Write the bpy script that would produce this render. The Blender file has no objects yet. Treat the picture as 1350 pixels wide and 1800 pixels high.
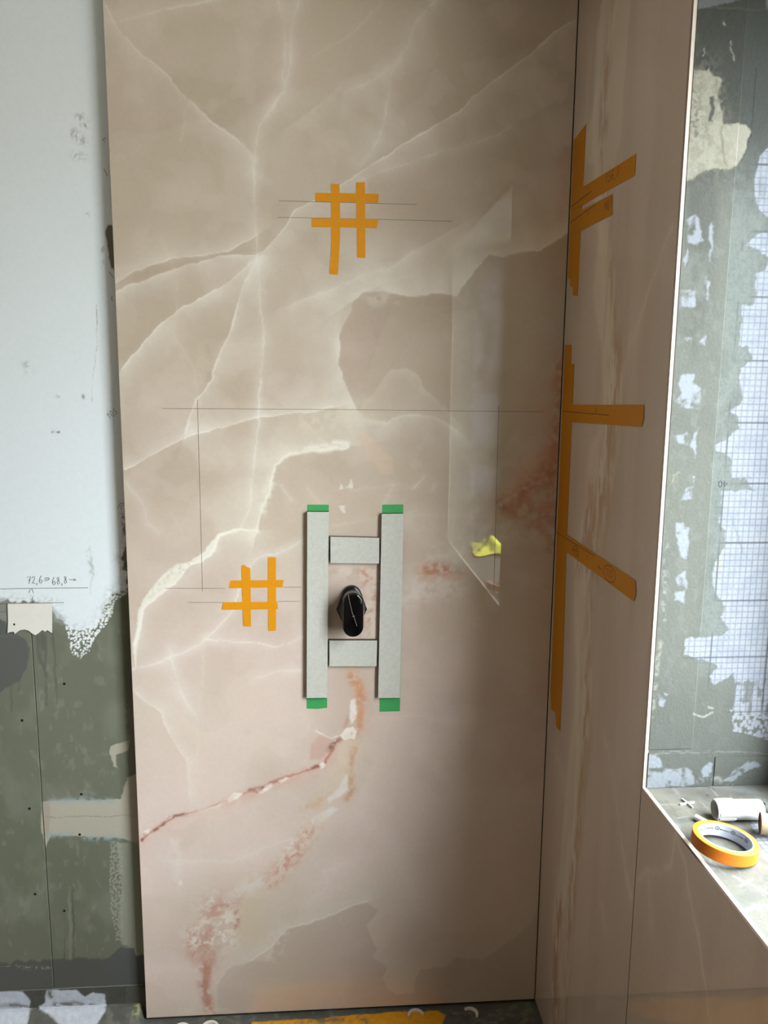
import bpy, math, random
import numpy as np
from mathutils import Vector, Matrix

random.seed(7)
scene = bpy.context.scene
col = scene.collection

# ------------------------------------------------------------------ camera
FOC = 1391.0                                     # focal length in pixels of the 1350 x 1800 frame
CAM = np.array([-.5511, -1.8316, 1.6057])
YAW, PITCH, ROLL = .0753, .1586, .0093
fw = np.array([math.sin(YAW)*math.cos(PITCH), math.cos(YAW)*math.cos(PITCH), -math.sin(PITCH)])
rt = np.array([math.cos(YAW), -math.sin(YAW), 0.])
up = np.cross(rt, fw)
rt, up = math.cos(ROLL)*rt + math.sin(ROLL)*up, -math.sin(ROLL)*rt + math.cos(ROLL)*up
cd = bpy.data.cameras.new('camera')
cd.sensor_fit = 'VERTICAL'
cd.sensor_height = 36.0
cd.lens = FOC/1800*36.0
cd.clip_start = .02
cam = bpy.data.objects.new('camera', cd)
col.objects.link(cam)
cam.matrix_world = Matrix(((rt[0], up[0], -fw[0], CAM[0]), (rt[1], up[1], -fw[1], CAM[1]),
                           (rt[2], up[2], -fw[2], CAM[2]), (0, 0, 0, 1)))
scene.camera = cam

# ------------------------------------------------------------------ sky, window light, exposure
SKY = 6.0
w = bpy.data.worlds.new('overcast_sky')
scene.world = w
w.use_nodes = True
nt = w.node_tree
nt.nodes.clear()
wo = nt.nodes.new('ShaderNodeOutputWorld')
bg = nt.nodes.new('ShaderNodeBackground')
tc = nt.nodes.new('ShaderNodeTexCoord')
sx = nt.nodes.new('ShaderNodeSeparateXYZ')
rp = nt.nodes.new('ShaderNodeValToRGB')
e = rp.color_ramp.elements
e[0].position, e[0].color = .44, (.42, .42, .40, 1)
e[1].position, e[1].color = .52, (.72, .77, .82, 1)          # overcast: brighter towards the zenith
q = e.new(1.0); q.color = (2.0, 2.09, 2.16, 1)
mr = nt.nodes.new('ShaderNodeMath'); mr.operation = 'MULTIPLY_ADD'
mr.inputs[1].default_value = .5; mr.inputs[2].default_value = .5
nt.links.new(tc.outputs['Generated'], sx.inputs[0])
nt.links.new(sx.outputs['Z'], mr.inputs[0])
nt.links.new(mr.outputs[0], rp.inputs[0])
nt.links.new(rp.outputs[0], bg.inputs['Color'])
bg.inputs['Strength'].default_value = SKY
nt.links.new(bg.outputs[0], wo.inputs[0])

# the daylight comes through the one window opening: a portal guides the sky light through it
D_FAR, D_NEAR, SILL, HEAD, DEEP = -.577, -1.654, .9145, 2.21, .232
pl = bpy.data.lights.new('window_portal', 'AREA')
pl.shape = 'RECTANGLE'
pl.size, pl.size_y = HEAD-SILL, D_FAR-D_NEAR
pl.cycles.is_portal = True
po = bpy.data.objects.new('window_portal', pl)
col.objects.link(po)
po.location = (DEEP+.085, (D_FAR+D_NEAR)/2, (SILL+HEAD)/2)
po.rotation_euler = (0, math.radians(90), 0)

vs_ = scene.view_settings
vs_.view_transform = 'Standard'
vs_.look = 'None'
vs_.gamma = 1.0
vs_.use_curve_mapping = False
vs_.exposure = 2.1
scene.cycles.use_denoising = True
scene.cycles.max_bounces = 14
scene.cycles.diffuse_bounces = 10
scene.cycles.caustics_reflective = False

# ------------------------------------------------------------------ helpers
def px(ax, val):
    """A reader of photograph pixels: returns the in-plane metres of a pixel on the plane axis = val."""
    keep = [i for i in range(3) if i != ax]
    def f(P):
        P = np.atleast_2d(np.asarray(P, float))
        d = fw + rt*((P[:, :1]-675)/FOC) + up*((900-P[:, 1:])/FOC)
        t = (val - CAM[ax])/d[:, ax:ax+1]
        return (CAM + d*t)[:, keep]
    return f
WALL_Y = .030
onB, onW, onR = px(1, 0.), px(1, WALL_Y), px(0, 0.)
onJ, onS, onF = px(1, D_FAR), px(2, SILL), px(2, 0.)

def lin(c):
    c = np.asarray(c, float)/255
    return np.where(c <= .04045, c/12.92, ((c+.055)/1.055)**2.4)

def hash2(x, y, s):
    h = (x.astype(np.int64)*374761393 + y.astype(np.int64)*668265263 + s*974634777) & 0xffffffff
    h = ((h ^ (h >> 13))*1274126177) & 0xffffffff
    h = ((h ^ (h >> 16))*2246822519) & 0xffffffff
    return ((h ^ (h >> 15)) & 0xffffff)/float(0xffffff)
def vnoise(x, y, s=0):
    xi, yi = np.floor(x), np.floor(y)
    fx, fy = x-xi, y-yi
    fx, fy = fx*fx*(3-2*fx), fy*fy*(3-2*fy)
    a, b = hash2(xi, yi, s), hash2(xi+1, yi, s)
    c, d = hash2(xi, yi+1, s), hash2(xi+1, yi+1, s)
    return (a+(b-a)*fx)*(1-fy) + (c+(d-c)*fx)*fy
def fbm(x, y, s=0, o=4):
    t, a, n = 0, .5, 0
    for k in range(o):
        t = t + a*vnoise(x*2**k+13.7*k, y*2**k-7.1*k, s+k); n += a; a *= .5
    return t/n
def worley(x, y, s=0):
    xi, yi = np.floor(x), np.floor(y)
    best = np.full(x.shape, 9.)
    for i in (-1, 0, 1):
        for j in (-1, 0, 1):
            cx, cy = xi+i, yi+j
            dx = cx + hash2(cx, cy, s) - x
            dy = cy + hash2(cx, cy, s+5) - y
            best = np.minimum(best, dx*dx+dy*dy)
    return np.sqrt(best)
def sstep(a, b, x):
    t = np.clip((x-a)/(b-a), 0, 1)
    return t*t*(3-2*t)
def segs(U, V, P, closed=False):
    d2 = np.full(U.shape, 1e9); sg = np.ones(U.shape)
    n = len(P)
    for i in range(n if closed else n-1):
        a, b = P[i], P[(i+1) % n]
        ab = b-a; L = max(ab@ab, 1e-12)
        t = np.clip(((U-a[0])*ab[0]+(V-a[1])*ab[1])/L, 0, 1)
        qx, qy = U-(a[0]+t*ab[0]), V-(a[1]+t*ab[1])
        q = qx*qx+qy*qy
        m = q < d2
        d2 = np.where(m, q, d2)
        sg = np.where(m, np.sign(ab[0]*qy-ab[1]*qx), sg)
    return np.sqrt(d2), sg
def inside(U, V, P):
    r = np.zeros(U.shape, bool); n = len(P)
    for i in range(n):
        a, b = P[i], P[(i+1) % n]
        if a[1] == b[1]: continue
        c = ((a[1] > V) != (b[1] > V)) & (U < (b[0]-a[0])*(V-a[1])/(b[1]-a[1])+a[0])
        r ^= c
    return r

class Paint:
    """Colour of a surface, laid down layer by layer in metres on the surface itself."""
    def __init__(s, U, V, base, conv, warp=((.0035, .045), (.0012, .009)), stretch=1.):
        s.U, s.V, s.conv = U, V, conv
        s.c = np.tile(lin(base), (len(U), 1))
        s.wu, s.wv = U.copy(), V.copy()
        for k, (a, L) in enumerate(warp):
            s.wu = s.wu + a*2*(fbm(U/L, V/L/stretch, 31+k, 3)-.5)
            s.wv = s.wv + a*2*stretch*(fbm(U/L, V/L/stretch, 71+k, 3)-.5)
    def box(s, P, pad):
        lo, hi = P.min(0)-pad, P.max(0)+pad
        return np.where((s.wu > lo[0]) & (s.wu < hi[0]) & (s.wv > lo[1]) & (s.wv < hi[1]))[0]
    def mix(s, i, m, c):
        m = np.clip(m, 0, 1)[:, None]
        s.c[i] = s.c[i]*(1-m) + lin(c)*m
    def mul(s, m):
        s.c *= m[:, None]
    def tone(s, f, c):
        s.mix(np.arange(len(s.U)), f, c)
    def vein(s, P, wmm, a, c, halo=0, ha=0, side=0, jit=.5):
        P = s.conv(P); wd = wmm/1000; h = halo/1000
        i = s.box(P, max(3*wd, 3.2*h))
        if not len(i): return
        d, sg = segs(s.wu[i], s.wv[i], P)
        var = 1-jit + jit*2*fbm(s.U[i]/.05, s.V[i]/.05, 5, 2)
        m = a*np.exp(-(d/(wd*np.clip(var, .3, 2)))**2)*np.clip(var, .35, 1.2)
        if h:
            g = ha*np.exp(-d/h)*np.clip(var, .3, 1.3)
            if side: g = g*np.where(sg == side, 1, np.exp(-d/.0015))
            m = np.maximum(m, g)
        s.mix(i, m, c)
    def poly(s, P, a, c, soft=2., thr=None, fn=None):
        P = s.conv(P); h = soft/1000
        i = s.box(P, 2*h)
        if not len(i): return
        d, _ = segs(s.wu[i], s.wv[i], P, True)
        ins = inside(s.wu[i], s.wv[i], P)
        d = np.where(ins, d, -d)
        m = a*sstep(-h, h, d)
        if thr: m = m*fn(s.U[i], s.V[i]) if fn else m*sstep(thr-.12, thr+.12, fbm(s.U[i]/.012, s.V[i]/.012, 3))
        s.mix(i, m, c)
    def blot(s, P, rmm, a, c, scale=12., thr=.5, sh=.12, seed=9):
        P = s.conv(P); r = rmm/1000
        i = s.box(P, 2.6*r)
        if not len(i): return
        d, _ = segs(s.wu[i], s.wv[i], P) if len(P) > 1 else (np.hypot(s.wu[i]-P[0, 0], s.wv[i]-P[0, 1]), 0)
        f = fbm(s.U[i]/scale*1000, s.V[i]/scale*1000, seed, 4)
        s.mix(i, a*np.exp(-(d/r)**2)*sstep(thr-sh, thr+sh, f), c)

def mat(name, c=(200, 200, 200), rough=.5, attr=False, spec=.5, noise=0., nscale=60., bump=0., bscale=200., metal=0.):
    m = bpy.data.materials.new(name); m.use_nodes = True
    n = m.node_tree; b = n.nodes['Principled BSDF']
    b.inputs['Roughness'].default_value = rough
    b.inputs['Specular IOR Level'].default_value = spec
    b.inputs['Metallic'].default_value = metal
    t = n.nodes.new('ShaderNodeTexCoord')
    if attr:
        a = n.nodes.new('ShaderNodeAttribute'); a.attribute_name = 'tint'
        src = a.outputs['Color']
    else:
        a = n.nodes.new('ShaderNodeRGB'); a.outputs[0].default_value = (*lin(c), 1)
        src = a.outputs[0]
    if noise:
        z = n.nodes.new('ShaderNodeTexNoise'); z.inputs['Scale'].default_value = nscale
        z.inputs['Detail'].default_value = 5
        n.links.new(t.outputs['Object'], z.inputs['Vector'])
        r = n.nodes.new('ShaderNodeMapRange')
        r.inputs['From Min'].default_value = .3; r.inputs['From Max'].default_value = .7
        r.inputs['To Min'].default_value = 1-noise; r.inputs['To Max'].default_value = 1+noise
        n.links.new(z.outputs['Fac'], r.inputs['Value'])
        x = n.nodes.new('ShaderNodeVectorMath'); x.operation = 'SCALE'
        n.links.new(src, x.inputs[0]); n.links.new(r.outputs[0], x.inputs['Scale'])
        src = x.outputs[0]
    n.links.new(src, b.inputs['Base Color'])
    if bump:
        z = n.nodes.new('ShaderNodeTexNoise'); z.inputs['Scale'].default_value = bscale
        z.inputs['Detail'].default_value = 4
        n.links.new(t.outputs['Object'], z.inputs['Vector'])
        k = n.nodes.new('ShaderNodeBump'); k.inputs['Strength'].default_value = bump
        k.inputs['Distance'].default_value = .002
        n.links.new(z.outputs['Fac'], k.inputs['Height'])
        n.links.new(k.outputs[0], b.inputs['Normal'])
    return m

M = dict(
    marble=mat('polished_marble', attr=True, rough=.018, spec=.8, noise=.02, nscale=90),
    body=mat('porcelain_body', (172, 162, 149), rough=.6, noise=.03),
    mitre=mat('dark_chamfer', (104, 86, 72), rough=.6),  # darker brown for the chamfered edges of the window wall slabs
    boardedge=mat('board_edge', (138, 138, 122), rough=.8),
    wall=mat('painted_board', attr=True, rough=.7, spec=.25, noise=.015, nscale=120, bump=.05, bscale=160),
    board=mat('backer_board', attr=True, rough=.75, spec=.25, noise=.05, nscale=220, bump=.35, bscale=180),
    floor=mat('sealed_floor', attr=True, rough=.6, spec=.4, noise=.1, nscale=90, bump=.4, bscale=90),
    white=mat('white_plaster', (226, 226, 222), rough=.8, spec=.2, noise=.02),
    concrete=mat('grey_screed', (120, 118, 112), rough=.8, noise=.1),
    beige=mat('beige_plaster', (172, 154, 134), rough=.8, spec=.2, noise=.04),
    core=mat('dark_masonry', (70, 66, 60), rough=.9, noise=.1),
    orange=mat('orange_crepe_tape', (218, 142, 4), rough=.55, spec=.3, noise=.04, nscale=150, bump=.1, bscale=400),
    orange_dim=mat('orange_crepe_tape_shaded', (186, 120, 0), rough=.55, spec=.3, noise=.05, nscale=130, bump=.1, bscale=400),  # same tape, shade put into a darker copy for the window wall strips
    green=mat('green_tape', (66, 156, 88), rough=.5, spec=.3, noise=.05, nscale=150),
    strip=mat('grey_tile', (192, 190, 180), rough=.6, spec=.3, noise=.06, nscale=120, bump=.1, bscale=300),
    strip_edge=mat('grey_tile_edge', (92, 80, 68), rough=.8),
    black=mat('black_gloss_plastic', (6, 6, 7), rough=.09, spec=.5),
    black_satin=mat('black_satin_plastic', (12, 12, 12), rough=.22, spec=.5),
    line=mat('pale_line', (150, 145, 138), rough=.5),
    pencil=mat('graphite', (92, 86, 80), rough=.5),
    pencil_dark=mat('graphite_dark', (60, 46, 30), rough=.5),
    hole=mat('dark_hole', (12, 12, 11), rough=.9),
    plastic=mat('white_plastic', (176, 178, 178), rough=.35),
    cream=mat('cream_plastic', (128, 117, 90), rough=.45),
    teal=mat('teal_rubber', (52, 78, 84), rough=.5),
    ring=mat('card_core', (164, 167, 178), rough=.6),
    ink=mat('grey_ink', (36, 38, 50), rough=.6),
    print=mat('grid_print', (34, 36, 40), rough=.7),
    shim=mat('shim_plastic', (220, 216, 206), rough=.5, noise=.05),
    cloth=mat('yellow_cloth', (222, 220, 70), rough=.9, spec=.1, noise=.06, nscale=200, bump=.3, bscale=400),
    frame=mat('window_frame_paint', (235, 236, 236), rough=.35),
    wire=mat('black_wire', (20, 20, 20), rough=.4),
)
g = bpy.data.materials.new('window_glass'); g.use_nodes = True
gn = g.node_tree; gn.nodes.clear()
go = gn.nodes.new('ShaderNodeOutputMaterial'); gm = gn.nodes.new('ShaderNodeMixShader')
gt = gn.nodes.new('ShaderNodeBsdfTransparent'); gg = gn.nodes.new('ShaderNodeBsdfGlossy')
gf = gn.nodes.new('ShaderNodeFresnel'); 
gb = gn.nodes.new('ShaderNodeNewGeometry'); gx_ = gn.nodes.new('ShaderNodeMapRange')     # a thin pane reflects alike from both faces
gx_.inputs['To Min'].default_value = 1.45; gx_.inputs['To Max'].default_value = 1/1.45
gn.links.new(gb.outputs['Backfacing'], gx_.inputs['Value']); gn.links.new(gx_.outputs[0], gf.inputs[0])
gg.inputs['Roughness'].default_value = .02
gt.inputs[0].default_value = (.94, .96, .96, 1)
gn.links.new(gf.outputs[0], gm.inputs[0]); gn.links.new(gt.outputs[0], gm.inputs[1])
gn.links.new(gg.outputs[0], gm.inputs[2]); gn.links.new(gm.outputs[0], go.inputs[0])
M['glass'] = g

def obj(name, verts, faces, m, parent=None, smooth=False, mats=None, midx=None):
    me = bpy.data.meshes.new(name)
    me.from_pydata(verts if not isinstance(verts, np.ndarray) else verts.tolist(), [], faces if not isinstance(faces, np.ndarray) else faces.tolist())
    for k in (mats or [m]): me.materials.append(k)
    if midx is not None: me.polygons.foreach_set('material_index', np.asarray(midx, np.int32))
    if smooth: me.polygons.foreach_set('use_smooth', [True]*len(me.polygons))
    me.update()
    o = bpy.data.objects.new(name, me); col.objects.link(o)
    if parent: o.parent = parent
    return o
def tag(o, label=None, cat=None, group=None, kind=None):
    if label: o['label'] = label
    if cat: o['category'] = cat
    if group: o['group'] = group
    if kind: o['kind'] = kind
    return o
class MB:
    def __init__(s): s.v, s.f = [], []
    def add(s, v, f):
        k = len(s.v); s.v += [tuple(p) for p in v]; s.f += [tuple(i+k for i in q) for q in f]; return s
    def box(s, x0, x1, y0, y1, z0, z1):
        return s.add([(x, y, z) for z in (z0, z1) for y in (y0, y1) for x in (x0, x1)],
                     [(0, 2, 3, 1), (4, 5, 7, 6), (0, 1, 5, 4), (2, 6, 7, 3), (0, 4, 6, 2), (1, 3, 7, 5)])
    def loft(s, rings, cap=True, close=True):
        n = len(rings[0]); v = [p for r in rings for p in r]; f = []
        for k in range(len(rings)-1):
            for i in range(n if close else n-1):
                j = (i+1) % n
                f.append((k*n+i, k*n+j, (k+1)*n+j, (k+1)*n+i))
        if cap:
            f.append(tuple(range(n))[::-1]); f.append(tuple((len(rings)-1)*n+i for i in range(n)))
        return s.add(v, f)
    def build(s, name, m, parent=None, smooth=False): 
        o = obj(name, s.v, s.f, m, parent, smooth)
        bm_fix(o); return o
def bm_fix(o):
    import bmesh
    b = bmesh.new(); b.from_mesh(o.data); bmesh.ops.recalc_face_normals(b, faces=b.faces); b.to_mesh(o.data); b.free()
def sharp(o, ang=35):
    me = o.data
    me.polygons.foreach_set('use_smooth', [True]*len(me.polygons))
    try: me.set_sharp_from_angle(angle=math.radians(ang))
    except Exception: pass
    return o

# frames: in-plane (u, v) and height n above the surface -> world
fB = lambda u, v, n: (u, -n, v)
fW = lambda u, v, n: (u, WALL_Y-n, v)
fR = lambda u, v, n: (-n, u, v)
fJ = lambda u, v, n: (u, D_FAR-n, v)
fS = lambda u, v, n: (u, v, SILL+n)
fF = lambda u, v, n: (u, v, n)

def plate(name, P, fr, n0, n1, m, parent=None, wave=0.):
    """A thin plate with the outline P (metres in the plane), from height n0 to n1."""
    P = [tuple(p) for p in P]; k = len(P)
    v = [fr(u, q, n0) for u, q in P] + [fr(u, q, n1) for u, q in P]
    f = [tuple(range(k)), tuple(range(2*k-1, k-1, -1))] + [(i, i+k, (i+1) % k+k, (i+1) % k) for i in range(k)]
    o = obj(name, v, f, m, parent); bm_fix(o); return o

def ribbons(name, lines, fr, n, wd, m, parent=None, th=.00008):
    mb = MB()
    for P in lines:
        P = np.asarray(P, float)
        T = np.gradient(P, axis=0); T /= np.linalg.norm(T, axis=1)[:, None]+1e-9
        N = np.stack([-T[:, 1], T[:, 0]], 1)*wd/2
        A, B = P+N, P-N
        rings = [[fr(*A[i], n), fr(*A[i], n+th), fr(*B[i], n+th), fr(*B[i], n)] for i in range(len(P))]
        mb.loft(rings)
    return mb.build(name, m, parent)

def panel(name, fr, us, vs, thick, paint, m, edge, parent=None, ch=.0, disp=None, chm=None):
    """A slab whose front is a fine grid carrying the surface colour; its rim and back are the raw edge."""
    us, vs = np.asarray(us, float), np.asarray(vs, float)
    nu, nv = len(us), len(vs)
    fu, fv = us.copy(), vs.copy()
    c4_ = ch if isinstance(ch, tuple) else (ch,)*4; ch = max(c4_)      # chamfer on the u0, u1, v0, v1 sides
    fu[0] += c4_[0]; fu[-1] -= c4_[1]; fv[0] += c4_[2]; fv[-1] -= c4_[3]
    U, V = [a.ravel() for a in np.meshgrid(fu, fv)]
    n = disp(U, V) if disp else np.zeros(len(U))
    z = fr(U, V, n)
    co = np.stack([np.broadcast_to(np.asarray(a, float), U.shape) for a in z], 1)
    C = paint(U, V)
    idx = np.arange(nu*nv).reshape(nv, nu)
    q = np.stack([idx[:-1, :-1], idx[:-1, 1:], idx[1:, 1:], idx[1:, :-1]], -1).reshape(-1, 4)
    ring = np.concatenate([idx[0, :-1], idx[:-1, -1], idx[-1, :0:-1], idx[:0:-1, 0]])
    bu, bv = [a.ravel()[ring] for a in np.meshgrid(us, vs)]
    k = len(ring); base = nu*nv
    r1 = np.stack([np.broadcast_to(np.asarray(a, float), bu.shape) for a in fr(bu, bv, n[ring]-max(ch, 1e-5))], 1)
    r2 = np.stack([np.broadcast_to(np.asarray(a, float), bu.shape) for a in fr(bu, bv, n[ring]*0-thick)], 1)
    co = np.concatenate([co, r1, r2])
    C = np.concatenate([C, C[ring], C[ring]])
    i = np.arange(k); j = (i+1) % k
    f1 = np.stack([ring[j], ring[i], base+i, base+j], 1)
    f2 = np.stack([base+j, base+i, base+k+i, base+k+j], 1)
    c4 = base+k+np.array([0, nu-1, nu-1+nv-1, 2*(nu-1)+nv-1])
    fs = np.concatenate([q, f1, f2, c4[::-1][None]])
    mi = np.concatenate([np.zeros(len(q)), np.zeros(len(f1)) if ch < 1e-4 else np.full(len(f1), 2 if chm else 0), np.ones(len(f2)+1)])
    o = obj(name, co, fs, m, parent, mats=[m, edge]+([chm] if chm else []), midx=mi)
    # the winding depends on the frame: make the front look outwards
    p0 = np.array(o.data.polygons[0].normal)
    ref = np.array(fr(0., 0., 1.))-np.array(fr(0., 0., 0.))
    if p0 @ ref < 0: o.data.flip_normals()
    a = o.data.attributes.new('tint', 'FLOAT_COLOR', 'POINT')
    a.data.foreach_set('color', np.concatenate([np.clip(C, 0, 1), np.ones((len(C), 1))], 1).astype(np.float32).ravel())
    o.data.update()
    return o
def steps(a, b, d, extra=()):
    """Grid lines from a to b about d apart, with coarse margins at the given extra ends."""
    return np.linspace(a, b, max(2, int(round((b-a)/d))+1))

# ------------------------------------------------------------------ setting: walls, floor, ceiling
XL, YF, ZC = -2.35, -3.2, 2.56
wall_back = MB().box(XL-.1, .45, WALL_Y+.0131, .25, -.1, ZC).build('wall_back', M['core'])
tag(wall_back, 'bathroom wall half tiled with a large pink marble slab', kind='structure')
wr = MB()
wr.box(.0125, .33, D_FAR+.0125, WALL_Y+.012, -.1, ZC).box(.0125, .33, D_NEAR, D_FAR+.0125, -.1, SILL-.0125)
wr.box(.0125, .33, D_NEAR, D_FAR+.0125, HEAD, ZC).box(.0125, .33, YF, D_NEAR-.0125, -.1, ZC)
wall_right = wr.build('wall_right', M['core'])
tag(wall_right, 'window wall at the right clad in marble slabs', kind='structure')
tag(MB().box(XL-.1, XL, YF-.1, WALL_Y+.01, -.1, ZC).build('wall_left', M['beige']), 'plain plaster wall of the bathroom', kind='structure')
tag(MB().box(XL, .33, YF-.1, YF, -.1, ZC).build('wall_front', M['beige']), 'plain plaster wall behind the viewer', kind='structure')
tag(MB().box(XL-.1, .45, YF-.1, .25, ZC, ZC+.1).build('ceiling', M['white']), 'plain white plaster ceiling', kind='structure')

# ------------------------------------------------------------------ marble
CREAM, WHITE, PALE = (224, 212, 194), (243, 235, 224), (214, 203, 187)
RUST, ROSE, DARKR, OCHRE = (196, 140, 112), (206, 158, 142), (150, 98, 84), (214, 180, 142)

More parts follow.
